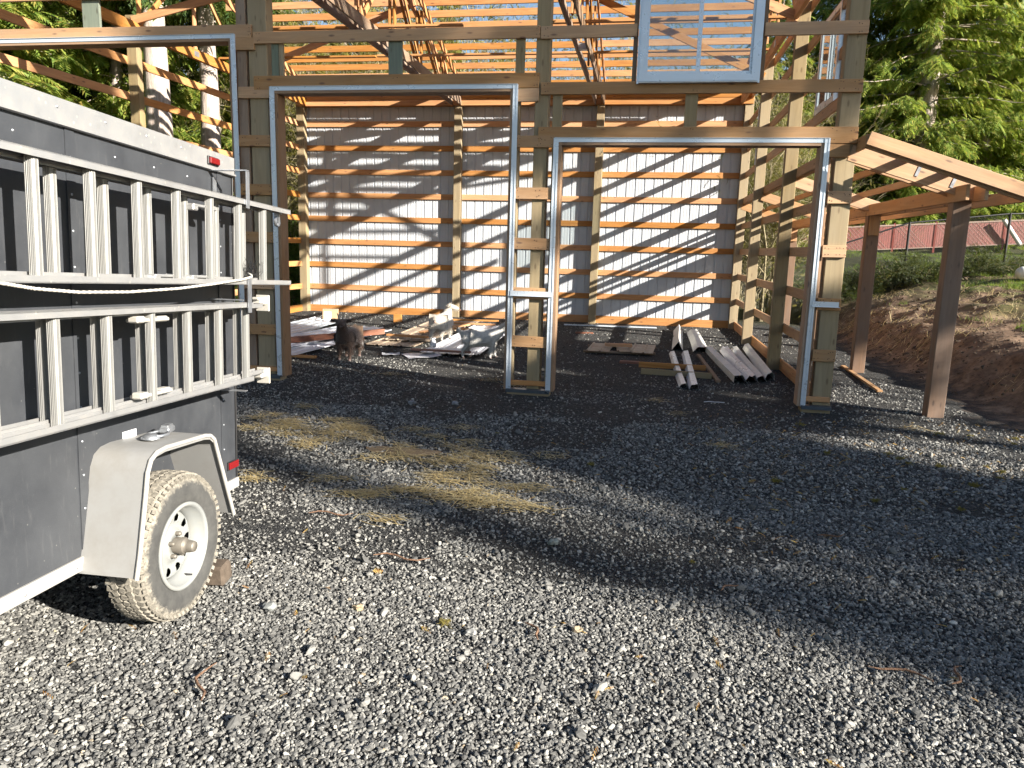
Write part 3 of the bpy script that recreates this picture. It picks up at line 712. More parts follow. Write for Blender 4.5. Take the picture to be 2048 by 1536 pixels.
# fender: bent sheet with a rolled outer lip
prof = [(-.475, .372), (-.445, .48), (-.39, .735), (-.372, .825), (-.345, .875), (-.30, .90), (-.23, .908), (.11, .896), (.165, .886), (.202, .86), (.224, .81), (.30, .63), (.395, .405)]
m = MB(); n = len(prof); V = []
for x in (.0, .262, .268, .274, .270): V += [(x, a - (.02 if i < 2 else 0) * 0, z - (0 if x < .26 else (.004 if x < .27 else (.014 if x > .272 else .03)))) for i, (a, z) in enumerate(prof)]
F = [(r * n + i, (r + 1) * n + i, (r + 1) * n + i + 1, r * n + i + 1) for r in range(4) for i in range(n - 1)]
m.add(V, F, True); fen = tp('fender', m, M['alu_bright'])
sd = fen.modifiers.new('thickness', 'SOLIDIFY'); sd.thickness = .003; sd.use_rim = False
M['fender'] = metal('dull_silver_fender', (.30, .30, .295), .5, .2, .6, (.21, .195, .17), 4, .05); fen.data.materials[0] = M['fender']
m = MB(); m.tube([(.272, a, z - .010) for a, z in prof], .011, 8); tp('rolled_lip', m, M['alu_bright'], fen)
# wheel well wall behind the tyre
# wheel
WC = (0, -.045, .366)
WMx = TMx @ Matrix.Translation(WC)
ty = MB(); RT = .356
prof_t = [(.205, .058), (.225, .048), (.27, .045), (.315, .05), (.338, .066), (RT, .09), (RT + .002, .15), (RT, .205), (.338, .232), (.315, .248), (.27, .252), (.232, .245), (.212, .236), (.205, .228)]
ty.lathe(prof_t, 72)
drum = MB(); drum.lathe([(.0, .05), (.14, .05), (.14, .09), (.04, .11), (.0, .11)], 24); wheel = drum.build('wheel', M['black_paint'], trailer, WMx); ty.build('tyre', M['tyre'], wheel, WMx)
# tread blocks
m = MB()
for k in range(58):
    for j, (x0, off) in enumerate(((.082, 0), (.112, .5), (.146, 0), (.18, .5), (.212, 0))):
        t = 2 * math.pi * (k + off) / 58; rr = RT + (.002 if 0 < j < 4 else -.004)
        Mt = Matrix.Rotation(t, 4, 'X') @ Matrix.Translation((x0, 0, rr)) @ Matrix.Rotation(R(18 if j % 2 else -18), 4, 'Z')
        m.box((0, 0, 0), (.026, .026, .011), Mt)
# shoulder lugs
for k in range(58):
    t = 2 * math.pi * (k + .25) / 58; Mt = Matrix.Rotation(t, 4, 'X') @ Matrix.Translation((.236, 0, RT - .022)) @ Matrix.Rotation(R(28), 4, 'Y'); m.box((0, 0, 0), (.014, .02, .026), Mt)
m.build('tread', M['tyre'], wheel, WMx)
M['rim'] = metal('white_steel_rim', (.26, .27, .265), .42, .1, .3, (.42, .38, .3), 10)
rm = MB(); rm.lathe([(.212, .234), (.212, .246), (.203, .248), (.196, .238), (.192, .21), (.180, .20), (.174, .17), (.170, .15)], 48)
# disc with ten round hand holes
H = 10; nseg = 200; rows = [(.170, .15), (.164, .164), (.158, .172), (.154, .1735), (.150, .175), (.146, .176), (.142, .1765), (.138, .177), (.134, .177), (.130, .1765), (.126, .176), (.122, .175), (.118, .1735), (.114, .172), (.110, .17), (.088, .168), (.074, .186), (.066, .192), (.040, .192)]
V = []; F = []
for r, a in rows:
    for k in range(nseg): t = 2 * math.pi * k / nseg; V.append((a, r * math.cos(t), r * math.sin(t)))
for i in range(len(rows) - 1):
    for k in range(nseg):
        tc_ = 2 * math.pi * (k + .5) / nseg; rc = (rows[i][0] + rows[i + 1][0]) / 2
        dt = (tc_ + .3) % (2 * math.pi / H) - math.pi / H; dd = math.hypot(dt * rc, rc - .134)
        if dd < .0205: continue
        F.append((i * nseg + k, (i + 1) * nseg + k, (i + 1) * nseg + (k + 1) % nseg, i * nseg + (k + 1) % nseg))
rm.add(V, F, True); rim = rm.build('rim', M['rim'], wheel, WMx)
sd = rim.modifiers.new('thickness', 'SOLIDIFY'); sd.thickness = .004
hb = MB(); hb.lathe([(.040, .19), (.0395, .245), (.036, .25), (.030, .25), (.030, .268), (.027, .29), (.025, .296), (.0, .297)], 28); M['hubm'] = metal('grimy_hub', (.22, .20, .17), .5, .5, .5, (.12, .1, .08), 20); hb.build('hub', M['hubm'], wheel, WMx)
for k in range(5):
    t = 2 * math.pi * k / 5 + .2; q = MB(); q.lathe([(.011, .195), (.0115, .216), (.008, .222), (.0, .223)], 6, Matrix.Translation((0, .058 * math.cos(t), .058 * math.sin(t)))); q.build('lug_nut', M['hubm'], wheel, WMx)
MB().tube([(.2, .06, -.172), (.235, .075, -.178)], .006, 8).build('valve_stem', M['rubber'], wheel, WMx)
# ladder hooks of the rack (flat straps)
for y, x1 in ((.74, .02),): tp('rack_strap', MB().box((.012, y, 2.12), (.006, .035, .22)), M['galv'])
for y in (.70, -1.5):
    m = MB(); m.box((.10, y, 1.55), (.2, .03, .006)); m.box((.228, y, 2.16), (.005, .035, .20)); m.box((.11, y, 2.265), (.24, .032, .005)); m.box((.10, y, 1.03), (.21, .03, .006)); tp('rack_strap', m, M['galv'])
    tp('rack_strap', MB().box((.232, y + .0, 1.575), (.005, .04, .19)), M['galv'])
# far wheel so that the trailer stands
c = wheel.copy(); COL.objects.link(c); c.parent = trailer; c.matrix_local = Matrix.Translation((-1.7, WC[1], WC[2])) @ Matrix.Rotation(math.pi, 4, 'Z')
for ch in list(wheel.children):
    q = ch.copy(); COL.objects.link(q); q.parent = c; q.matrix_local = ch.matrix_local

M['rung'] = metal('ribbed_rung_aluminium', (.31, .31, .30), .40, .45, .4, (.23, .215, .19), 10, .05)
# ------------------------------------------------------------------ extension ladders hung on the side
def ladder(name, label, zlo, zhi, secs):
    """secs: list of (x offset, y start, y end, first rung y)"""
    ld = empty(name, M=TMx, label=label, cat='ladder', group='aluminium ladders hung on the trailer side')
    for si, (x, y0, y1, r0, dz) in enumerate(secs):
        for z, s in ((zlo + dz, 1), (zhi - dz, -1)):
            m = MB(); yl = y1 - y0; yc = (y0 + y1) / 2
            m.box((x, yc, z), (.062, yl, .006)); m.box((x + .028, yc, z + s * .011), (.006, yl, .028)); m.box((x - .028, yc, z + s * .011), (.006, yl, .028))
            m.box((x + .008, yc, z + s * .005), (.004, yl, .005)); m.box((x - .01, yc, z + s * .005), (.004, yl, .005))
            m.build('rail', M['alu'], ld, TMx)
        y = r0
        while y < y1 - .03:
            if y > y0:
                # ribbed D shaped rung
                pf = [(-.017, -.018), (.0, -.022), (.012, -.018), (.019, -.006), (.019, .006), (.012, .018), (0, .022), (-.017, .018)]
                pf2 = []
                for i, (a, b) in enumerate(pf):
                    a2, b2 = pf[(i + 1) % len(pf)]
                    for t in (0, .2, .25, .45, .5, .7, .75, .95): k = 1.0 if t in (0, .2, .5, .7) else .90; pf2.append(((a + (a2 - a) * t) * k, (b + (b2 - b) * t) * k))
                n = len(pf2); V = [(x + a, y + b, zz) for zz in (zlo + dz, zhi - dz) for a, b in pf2]
                MB().add(V, [(i, (i + 1) % n, n + (i + 1) % n, n + i) for i in range(n)]).build('rung', M['rung'], ld, TMx)
            y += .305
    return ld
lu = ladder('extension_ladder', 'long aluminium extension ladder hung highest on the dark trailer side', 1.64, 2.105, [(.192, -2.4, 1.29, -1.785, 0), (.128, -2.4, .98, -1.615, .012)])
ll = ladder('extension_ladder', 'paint-spattered aluminium ladder hung below the longer one on the trailer', 1.085, 1.535, [(.192, -2.3, .76, -1.715, 0), (.128, -2.2, 1.02, -1.69, .012)])
M['foot'] = metal('cast_aluminium_foot', (.62, .60, .55), .5, .5, .5, (.4, .35, .27), 12)
for z, s in ((1.535, 1), (1.085, -1)):
    m = MB(); m.box((.128, 1.045, z), (.06, .09, .045), e=.008); m.box((.128, 1.085, z - .012), (.085, .014, .10), e=.005); m.box((.128, 1.04, z + .018), (.04, .12, .016), e=.004); m.build('foot', M['foot'], ll, TMx)
for y, z in ((-.18, 1.475), (-.17, 1.135)):
    m = MB(); m.box((.175, y, z), (.05, .26, .016), e=.005); m.box((.19, y - .11, z + .006), (.05, .06, .03), e=.006); m.box((.165, y + .1, z), (.045, .08, .028), e=.006); m.build('rung_lock', M['foot'], ll, TMx)
for y, z in ((.32, 2.03), (.30, 1.675), (-.02, 1.675)):
    m = MB(); m.box((.155, y, z), (.05, .2, .014), e=.004); m.box((.16, y - .08, z - .012), (.04, .05, .03), e=.005); m.box((.15, y + .1, z), (.06, .06, .024), e=.005); m.build('rung_lock', M['alu'], lu, TMx)
m = MB(); m.lathe([(.03, -.01), (.034, 0), (.03, .01)], 16, Matrix.Translation((.16, 1.23, 2.03))); m.box((.16, 1.23, 2.06), (.03, .02, .08)); m.build('pulley', M['galv'], lu, TMx)
# slack rope along the upper ladder
pts = [(-2.2, 1.70), (-1.5, 1.665), (-1.076, 1.635), (-.943, 1.618), (-.714, 1.604), (-.409, 1.603), (-.033, 1.617), (.286, 1.639), (.609, 1.666), (.72, 1.682)]
m = MB(); P3 = []
for i in range(len(pts) - 1):
    for t in np.linspace(0, 1, 26, endpoint=False): P3.append((.236, pts[i][0] + (pts[i + 1][0] - pts[i][0]) * t, pts[i][1] + (pts[i + 1][1] - pts[i][1]) * t))
P3.append((.235, .72, 1.69)); P3 += [(.2, .745, 1.70), (.19, .75, 1.68)]
m.tube(P3, [.0062 + .0014 * math.sin(i * 2.2) for i in range(len(P3))], 7); rope = m.build('rope', M['rope'], None, TMx)
for k in range(9):
    pass
tag(rope, 'thin braided rope sagging beneath the upper ladder on the trailer', 'rope')
# frayed knot of cord at the rope's end
m = MB()
for k in range(46):
    p = Vector((.2 + random.uniform(-.02, .02), .80 + random.uniform(-.02, .02), 1.675)); a = random.uniform(0, 6.28); q = [p]
    for j in range(3): p = p + Vector((random.uniform(-.02, .02), random.uniform(-.03, .035), random.uniform(.0, .05))); q.append(p)
    m.tube(q, .0012, 3, False)
fr = m.build('frayed_cord', M['black_paint'], None, TMx); tag(fr, 'wiry tuft of frayed cord on the upper ladder rail end', 'cord')
# lock lying on the fender
lk = empty('coupler_lock', M=TMx @ Matrix.Translation((.13, -.05, .912)), label='steel shackle lock lying on top of the silver fender', cat='lock')
LM = TMx @ Matrix.Translation((.13, -.05, .912)) @ Matrix.Rotation(R(12), 4, 'Z')
MB().box((.01, .075, .016), (.05, .09, .03), e=.007).box((.01, .075, .034), (.036, .07, .012), e=.004).build('lock_body', M['galv'], lk, LM)
MB().tube([(.03, .05, .012), (.05, -.02, .012), (.035, -.075, .012), (0, -.095, .012), (-.035, -.075, .012), (-.04, -.02, .012), (-.015, .05, .012)], .0075, 8).build('shackle', M['galv'], lk, LM)
MB().lathe([(.0, .024), (.03, .020), (.042, .006), (.042, 0)], 20, Matrix.Translation((-.01, -.08, 0)) @ Matrix.Rotation(R(-90), 4, 'Y')).build('cap', M['galv'], lk, LM)
# chock behind the wheel
ck = MB().box((0, 0, 0), (.15, .12, .115), Matrix.Rotation(R(7), 4, 'Z'), e=.014).mesh('wheel_chock', M['concrete'])
o = meshobj('wheel_chock', ck, Matrix.Translation((-4.51, -5.84, .05)) @ Matrix.Rotation(R(4), 4, 'X')); tag(o, 'rough brown block chocked behind the trailer tyre', 'chock')
# nose jack carries the raised front
m = MB(); m.tube([(-.85, A0 - .5, .42), (-.85, A0 - .5, -.1)], .03, 10); m.box((-.85, A0 - .5, -.1), (.15, .15, .02)); m.bar((-.85, A0 - .55, .36), (-.25, A0, .36), .08, .05); m.bar((-.85, A0 - .55, .36), (-1.45, A0, .36), .08, .05); tp('tongue', m, M['black_paint'])
# ------------------------------------------------------------------ vegetation
def rot_frames(dirs, roll):
    """(n,3) unit directions + roll -> (n,3,3) with columns x=dir"""
    x = dirs / np.linalg.norm(dirs, axis=1, keepdims=True); up = np.tile(np.array([0, 0, 1.0]), (len(x), 1)); up[np.abs(x[:, 2]) > .97] = (1, 0, 0)
    y = np.cross(up, x); y /= np.linalg.norm(y, axis=1, keepdims=True); z = np.cross(x, y)
    c, s = np.cos(roll)[:, None], np.sin(roll)[:, None]
    return np.stack([x, y * c + z * s, -y * s + z * c], 2)
def spray_base(pairs=6, wid=.34, droop=.25, leafw=.05):
    """a flat frond of unit length along +x made of slim triangles"""
    V = []; F = []
    def tri(a, b, c): n = len(V); V.extend([a, b, c]); F.append((n, n + 1, n + 2))
    zz = lambda x: -droop * x * x
    for i in range(pairs):
        x0 = .08 + .86 * i / pairs; L = wid * (1 - .65 * i / pairs)
        for s in (-1, 1):
            x1 = x0 + L * .75; y1 = s * L * .7
            tri((x0 - leafw * .5, 0, zz(x0)), (x0 + leafw, 0, zz(x0)), (x1, y1, zz(x1) - .03))
    tri((0, -.015, 0), (0, .015, 0), (1, 0, zz(1)))
    return np.array(V), np.array(F)
def inst(base, P, dirs, roll, size):
    V, F = base; Rm = rot_frames(dirs, roll)
    W = np.einsum('nij,kj->nki', Rm, V) * size[:, None, None] + P[:, None, :]
    FF = F[None] + (np.arange(len(P)) * len(V))[:, None, None]
    return W.reshape(-1, 3), FF.reshape(-1, F.shape[1])
SPR = spray_base(6, .44, .3, .10); SPR_BIG = spray_base(5, .42, .45, .07)
def conifer(seed, Hh, r0, zc, Rm, nb, nsp, droop=.35, size=(.35, .7), up=.1, mat='cedar', bark='bark', ragged=.3, lean=0.0, power=1.0, hang=.6):
    """returns (trunk mesh, crown mesh): limbs are tapered tubes, crown is thousands of small fronds"""
    rg = np.random.default_rng(seed); tm = MB(); npt = 14
    tx = np.cumsum(rg.normal(0, .05, npt)) * .5; ty_ = np.cumsum(rg.normal(0, .05, npt)) * .5
    zs = np.linspace(-.4, Hh, npt); tx += lean * zs / Hh
    tm.tube([(tx[i], ty_[i], zs[i]) for i in range(npt)], [max(.015, r0 * (1 - .97 * max(0, zs[i]) / Hh) * (1.35 if i == 0 else 1)) for i in range(npt)], 12)
    P = []; Dv = []; Sz = []
    for b in range(nb):
        t = (b + rg.random()) / nb; z = zc + (Hh - zc) * t ** power; prof = (1 - t) ** .75 * (.55 + .45 * min(1, (z - zc) / (.12 * Hh) + .3))
        L = max(.25, Rm * prof * (1 - ragged * rg.random())); az = rg.uniform(0, 6.283); el = up + rg.normal(0, .12) - .15 * (1 - t)
        p = np.array([np.interp(z, zs, tx), np.interp(z, zs, ty_), z]); pts = [p.copy()]; m = 6
        for k in range(m):
            e = el - droop * (k / m) ** 1.5 + (.25 if k == m - 1 else 0)
            p = p + np.array([math.cos(az) * math.cos(e), math.sin(az) * math.cos(e), math.sin(e)]) * L / m; az += rg.normal(0, .10); pts.append(p.copy())
        if L > .6: tm.tube(pts, [max(.006, .03 * L / 2.5 * (1 - k / (m + .5)) + .004) for k in range(m + 1)], 4, False)
        pts = np.array(pts); n = max(4, int(nsp * L / Rm)); tt = np.clip(rg.beta(1.6, 1.0, n), 0, .999) * m; i = tt.astype(int); f = (tt - i)[:, None]
        q = pts[i] * (1 - f) + pts[i + 1] * f
        side = rg.choice([-1, 1], n) * rg.uniform(.3, 1.3, n); a2 = az + side
        dv = np.stack([np.cos(a2), np.sin(a2), -hang * rg.uniform(.2, 1.3, n) + .1], 1)
        P.append(q + rg.normal(0, .05 * L, (n, 3)) * np.array([1, 1, .6])); Dv.append(dv); Sz.append(rg.uniform(size[0], size[1], n))
    P = np.concatenate(P); Dv = np.concatenate(Dv); Sz = np.concatenate(Sz)
    V, F = inst(SPR if rg.random() < 2 else SPR_BIG, P, Dv, rg.normal(0, .5, len(P)), Sz)
    return tm.mesh('trunk', M[bark]), npmesh('crown', V, F, M[mat])
def plant_tree(name, meshes, x, y, rz, sc, label, cat='tree', group=None, z=None):
    MM = Matrix.Translation((x, y, gz(x, y) if z is None else z)) @ Matrix.Rotation(rz, 4, 'Z') @ Matrix.Diagonal((sc[0], sc[0], sc[1], 1))
    e = empty(name, M=MM, label=label, cat=cat, group=group)
    meshobj('trunk', meshes[0], MM, e)
    for mm in meshes[1:]: meshobj('crown', mm, MM, e)
    return e
def bare_tree(seed, Hh, r0, n0=7, spread=.5, leaf='moss', nleaf=500, lsize=(.05, .16), maxd=4):
    rg = np.random.default_rng(seed); tm = MB(); tips = []
    def grow(p, d, L, r, dep):
        pts = [p.copy()]; m = 4
        for k in range(m):
            d = d + rg.normal(0, .16, 3) + np.array([0, 0, .04]); d /= np.linalg.norm(d); p = p + d * L / m; pts.append(p.copy())
            if dep >= 1: tips.append(p.copy())
        tm.tube(pts, [r * (1 - .55 * k / m) for k in range(m + 1)], 5 if dep < 2 else 3, False)
        if dep >= maxd: return
        for k in range(rg.integers(3, 5) if dep < 3 else 3):
            i = rg.integers(1, m + 1); a = rg.normal(0, spread, 3); dd = d + a; dd[2] += .1; dd /= np.linalg.norm(dd)
            grow(pts[i].copy(), dd, L * rg.uniform(.5, .8), r * .5, dep + 1)
    for s in range(n0):
        a = rg.uniform(0, 6.28); grow(np.array([math.cos(a) * .25, math.sin(a) * .25, -.2]), np.array([math.cos(a) * .3 * rg.random(), math.sin(a) * .3 * rg.random(), 1.0]), Hh * rg.uniform(.35, .55), r0 * rg.uniform(.5, 1), 0)
    tips = np.array(tips); k = rg.integers(0, len(tips), nleaf); P = tips[k] + rg.normal(0, .12, (nleaf, 3))
    V, F = inst(SPR_BIG, P, rg.normal(0, 1, (nleaf, 3)) + np.array([0, 0, -.4]), rg.uniform(0, 6.28, nleaf), rg.uniform(lsize[0], lsize[1], nleaf))
    return tm.mesh('trunk', M['branch']), npmesh('crown', V, F, M[leaf])

# --- cedars seen to the right of the barn
cA = conifer(11, 30, .6, 1.0, 7.0, 340, 125, .45, (.42, .85), .05, 'cedar', hang=.9)
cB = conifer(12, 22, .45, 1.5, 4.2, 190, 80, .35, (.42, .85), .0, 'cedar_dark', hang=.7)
cC = conifer(13, 25, .5, .8, 5.2, 280, 95, .4, (.4, .8), .05, 'cedar', hang=.9)
def far_pos(x, y, k=1.3): return CAMP.x + (x - CAMP.x) * k, CAMP.y + (y - CAMP.y) * k
for nm, mm, x, y, r_, sc, lab in (('cedar_tree', cA, 8.6, 25.4, .4, (1.05, 1.05), 'big sunlit yellow-green cedar rising straight behind the lean-to'),
        ('cedar_tree', cC, 5.6, 27.0, 1.9, (1.0, 1.0), 'slim yellow-green cedar showing just right of the barn corner'),
        ('cedar_tree', cC, 11.8, 27.5, 4.0, (1.1, .95), 'lower bright cedar on the right flank of the big one'),
        ('conifer_tree', cB, 15.6, 30.0, .9, (1.6, 1.45), 'dark drooping conifer in the upper right corner'),
        ('conifer_tree', cB, 13.2, 38.0, 2.7, (1.8, 1.2), 'shaded conifer in the gap between the cedars and corner tree')):
    X, Yy = far_pos(x, y); plant_tree(nm, mm, X, Yy, r_, sc, lab, group='trees beyond the fences')
far_lab = 'dark conifer in the far wood behind the red fence'
for x, y, s, h in ((24, 52, 1.4, 1.05), (29, 54, 1.5, 1.2), (18, 58, 1.5, .9), (36, 58, 1.6, 1.3), (11, 58, 1.4, .75), (4, 58, 1.4, .65)):
    plant_tree('conifer_tree', cB, x, y, random.uniform(0, 6), (s, h), far_lab, group='far wood behind the red fence')
# --- cedars with pale trunks left of the barn
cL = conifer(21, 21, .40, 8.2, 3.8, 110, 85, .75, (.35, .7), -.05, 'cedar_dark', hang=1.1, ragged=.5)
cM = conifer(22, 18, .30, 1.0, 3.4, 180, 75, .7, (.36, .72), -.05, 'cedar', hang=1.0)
plant_tree('cedar_tree', cL, -14.6, 8.6, .3, (1, 1), 'cedar with the thickest pale striped trunk, framed by the left door opening', group='cedars left of the barn')
plant_tree('cedar_tree', cL, -14.35, 10.9, 2.2, (.85, .95), 'cedar with slimmer pale trunk beside the second door opening', group='cedars left of the barn')
lab = 'dense cedar screen tree behind the open left wall'
for x, y, r, s, h in ((-17.0, 5.2, 1.2, 1, .8), (-16.6, 2.4, 3.3, .95, .72), (-18.6, 8.2, 4.4, 1.1, .9), (-17.6, 11.5, .2, 1.0, .9), (-19.5, 4.6, 5.0, 1.1, 1.0), (-21.0, 12.5, 2.0, 1.2, 1.0), (-18.8, -.6, 1.0, 1.1, .9), (-22, 2, 2.9, 1.3, 1.0), (-22.5, 7, .5, 1.3, 1.05), (-15.6, 13.0, 3.6, .8, .6)):
    plant_tree('cedar_tree', cM, x, y, r, (s, h), lab, group='cedars left of the barn')
for x, y, r, s, h in ((-26, 5, .5, 1.4, 1), (-27, 10, 2.5, 1.4, 1.1), (-25, 15, 4.5, 1.4, 1.0), (-26, -1, 1.5, 1.4, 1.0), (-24, 20, 3.5, 1.3, 1.0), (-28, 26, 3.5, 1.3, 1.0), (-20, 24, 1.1, 1.1, .75), (-17, 27, 1.1, 1.1, .65)):
    plant_tree('conifer_tree', cB, x, y, r, (s, h), 'dark conifer in the wood far behind the left wall', group='far wood behind the left wall')
# --- bare thicket behind the barn, seen between purlins and girts
bA = bare_tree(31, 9.0, .07, 7, .45, 'moss', 3800, (.10, .30)); bB = bare_tree(32, 7.0, .05, 9, .55, 'moss', 3000, (.10, .26)); bC = bare_tree(33, 5.5, .045, 10, .6, 'moss', 2200, (.08, .22))
k = 0
for row, (y0, xs, hh) in enumerate(((15.2, np.arange(-16, .2, 1.9), 1.15), (18.2, np.arange(-19, 1.2, 2.0), 1.4), (22.5, np.arange(-22, 2.2, 2.2), 1.6))):
    for x in xs:
        mm = (bA, bB, bC)[(k * 7 + row) % 3]; s = random.uniform(.85, 1.15) * hh
        if -7.5 + row < x < -2 + row: s *= .72
        plant_tree('bare_tree', mm, x + random.uniform(-.7, .7), y0 + random.uniform(-.8, .8), random.uniform(0, 6.28), (s, s), 'leafless mossy tree in the thicket behind the barn', group='thicket behind the barn'); k += 1
for x, y, s in ((1.0, 12.9, .75), (.2, 14.3, .9), (1.3, 15.8, 1.0)):
    plant_tree('bare_tree', (bB, bA, bC)[k % 3], x, y, random.uniform(0, 6.28), (s, s), 'pale twiggy bush seen through the right wall girts', group='twiggy bushes beside the barn corner'); k += 1
for x in np.arange(-21, 4, 3.4):
    plant_tree('conifer_tree', cM, x + random.uniform(-1, 1), 31 + random.uniform(-2, 3), random.uniform(0, 6), (1.1, .42 if -12 < x < 2 else .8), 'green conifer far behind the thicket', group='conifers behind the thicket')
# --- trees to the right of the yard; their shadows stripe the gravel
def s_to_xy(s, x): return (x, (s * 2.2809 - x) / 2.05)      # line of constant shadow coordinate
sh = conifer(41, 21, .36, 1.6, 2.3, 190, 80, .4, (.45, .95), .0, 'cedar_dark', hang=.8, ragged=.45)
SHADE = [(-3.2, 20, .75, 1.0), (-2.75, 24, .75, 1.05), (-3.5, 29, .65, 1.15), (-2.4, 22, .6, .70), (-3.0, 34, .8, 1.2), (.75, 20, .6, .36), (1.35, 20.5, .65, .36), (2.0, 22, .7, .40), (-5.57, 40, .38, 1.15), (-4.7, 62, .45, 1.55)]
for s, x, sc, hh in SHADE:
    X, Yy = s_to_xy(s, x); plant_tree('conifer_tree', sh, X, Yy, random.uniform(0, 6), (sc, hh), 'tall conifer off to the right shading the yard', group='tall conifers right of the yard', z=1.0)
flat = conifer(43, 12.6, .22, 11.2, 2.0, 60, 75, .12, (.4, .85), .05, 'cedar_dark', hang=.6, ragged=.3, power=.8)  # unseen pine, added with a thin flat crown to shade the barn floor
high = conifer(44, 20.0, .30, 15.4, 2.4, 70, 70, .4, (.4, .85), .0, 'cedar_dark', hang=.8, ragged=.4)  # unseen pine, added with only a high crown to shade the upper front wall
for mm, s, x, lab in ((flat, -1.0, 22, 'added pine right of the yard, crown flattened to shade the floor'), (flat, 1.7, 21.8, 'added pine right of the yard, crown flattened to shade the floor'), (flat, 2.2, 22.4, 'added pine right of the yard, crown flattened to shade the floor'), (flat, 3.1, 22, 'added pine right of the yard, crown flattened to shade the floor'), (high, -.5, 22.5, 'added tall pine right of the yard, crown tuft shades the upper wall')):
    X, Yy = s_to_xy(s, x); plant_tree('shade_pine', mm, X, Yy, s, (1, 1), lab, group='shade pines added right of the yard', z=-.3)
# --- shrubs on the bank top and beside the walls
def shrub(seed, r, h, n, mat='shrub', size=(.08, .2)):
    rg = np.random.default_rng(seed); u = rg.normal(0, 1, (n, 3)); u /= np.linalg.norm(u, axis=1, keepdims=True); rad = rg.random(n) ** .4
    P = u * rad[:, None] * np.array([r, r, h * .55]) + np.array([0, 0, h * .45]); P[:, 2] = np.abs(P[:, 2])
    P += .25 * r * np.sin(P[:, [1, 2, 0]] * 5 / r)
    V, F = inst(SPR_BIG, P, u + rg.normal(0, .6, (n, 3)), rg.uniform(0, 6.28, n), rg.uniform(size[0], size[1], n))
    tm = MB()
    for k in range(14):
        a = rg.uniform(0, 6.28); e_ = rg.uniform(.5, 1.3); q = np.array([math.cos(a) * r * .9, math.sin(a) * r * .9, h * .8 * e_])
        tm.tube([(0, 0, -.1), tuple(q * .5 + rg.normal(0, .05, 3)), tuple(q)], [.012, .008, .003], 4, False)
    return tm.mesh('trunk', M['branch']), npmesh('crown', V, F, M[mat])
sA = shrub(51, .9, .8, 1300, 'bramble'); sB = shrub(52, .7, .6, 1000, 'bramble'); sD = shrub(54, .9, .8, 900, 'shrub'); sC = shrub(53, .8, .7, 500, 'moss', (.06, .14))
k = 0
for t in np.linspace(0, 1, 15):
    x = 3.0 + 7.5 * t + random.uniform(-.4, .4); y = 13.2 + .35 * t + random.uniform(-1.2, .6)
    plant_tree('bramble_bush', (sA, sB, sB, sC)[k % 4], x, y, random.uniform(0, 6), (random.uniform(.8, 1.2), random.uniform(.6, 1.0)), 'tangled bramble bush along the foot of the black fence', 'bush', 'brambles along the black fence'); k += 1
for x, y, s in ((3.9, 16.5, .5), (8.2, 18, .5)):
    plant_tree('bramble_bush', (sA, sC)[k % 2], x, y, random.uniform(0, 6), (s, .8 * s), 'sunlit green bush between the black and red fences', 'bush', 'bushes between the two fences'); k += 1
for x, y, s, h in ((-13.4, 9.0, 1.3, 1.6), (-13.6, 6.6, 1.2, 1.3), (-13.2, 11.2, 1.4, 2.0), (-12.6, 12.4, 1.4, 2.2), (-14.6, 4.6, 1.4, 1.5), (-13.4, 13.6, 1.6, 3.0)):
    plant_tree('green_bush', (sD, sD)[k % 2], x, y, random.uniform(0, 6), (s, h), 'green bush growing against the open left wall', 'bush', 'bushes against the left wall'); k += 1
# dry grass and straw on the bank
def dry_blades(n):
    x = RNG.uniform(1.9, 9, n); y = RNG.uniform(-1.5, 13, n); k = in_view(x, y, .8) & (ground_h(x, y) > .12) & (vnoise(x, y, .9, 41) > .42); x, y = x[k], y[k]; n = len(x); z = ground_h(x, y) + .012
    a = RNG.uniform(0, 6.28, n); L = RNG.uniform(.05, .3, n); w = RNG.uniform(.002, .005, n); c, s_ = np.cos(a), np.sin(a)
    x2, y2 = x + c * L, y + s_ * L; z2 = ground_h(x2, y2) + RNG.uniform(.005, .05, n)
    V = np.stack([np.stack([x + s_ * w, y - c * w, z], 1), np.stack([x - s_ * w, y + c * w, z], 1), np.stack([x2 - s_ * w * .5, y2 + c * w * .5, z2], 1), np.stack([x2 + s_ * w * .5, y2 - c * w * .5, z2], 1)], 1)
    o = meshobj('dry_grass', npmesh('dry_grass', V.reshape(-1, 3), np.arange(4 * n).reshape(-1, 4), M['straw'])); tag(o, 'dead tan grass stalks lying over the soil bank', 'grass', kind='stuff')
dry_blades(16000)
# grass on the bank
def blades(n, x0, x1, y0, y1, cond, h0, h1, mat, name, label, w=.006):
    x = RNG.uniform(x0, x1, n); y = RNG.uniform(y0, y1, n); k = cond(x, y) & in_view(x, y, 1.0); x, y = x[k], y[k]; n = len(x); z = ground_h(x, y)
    a = RNG.uniform(0, 6.28, n); h = RNG.uniform(h0, h1, n); b = RNG.uniform(.2, .9, n)
    V = np.stack([np.stack([x - w * np.cos(a), y - w * np.sin(a), z], 1), np.stack([x + w * np.cos(a), y + w * np.sin(a), z], 1), np.stack([x - np.sin(a) * h * b, y + np.cos(a) * h * b, z + h], 1)], 1)
    o = meshobj(name, npmesh(name, V.reshape(-1, 3), np.arange(3 * n).reshape(-1, 3), mat)); return tag(o, label, 'grass', kind='stuff')
blades(60000, 3.2, 12, 3, 14, lambda x, y: (ground_h(x, y) > .75) & (vnoise(x, y, .8, 31) + .4 * vnoise(x, y, 3, 32) > .82), .03, .12, M['grass'], 'bank_grass', 'thin green grass growing on the upper bank')
blades(22000, 2.5, 18, 14, 30, lambda x, y: vnoise(x, y, .4, 33) > .3, .04, .12, M['grass'], 'meadow_grass', 'bright grass between the two fences', .012)
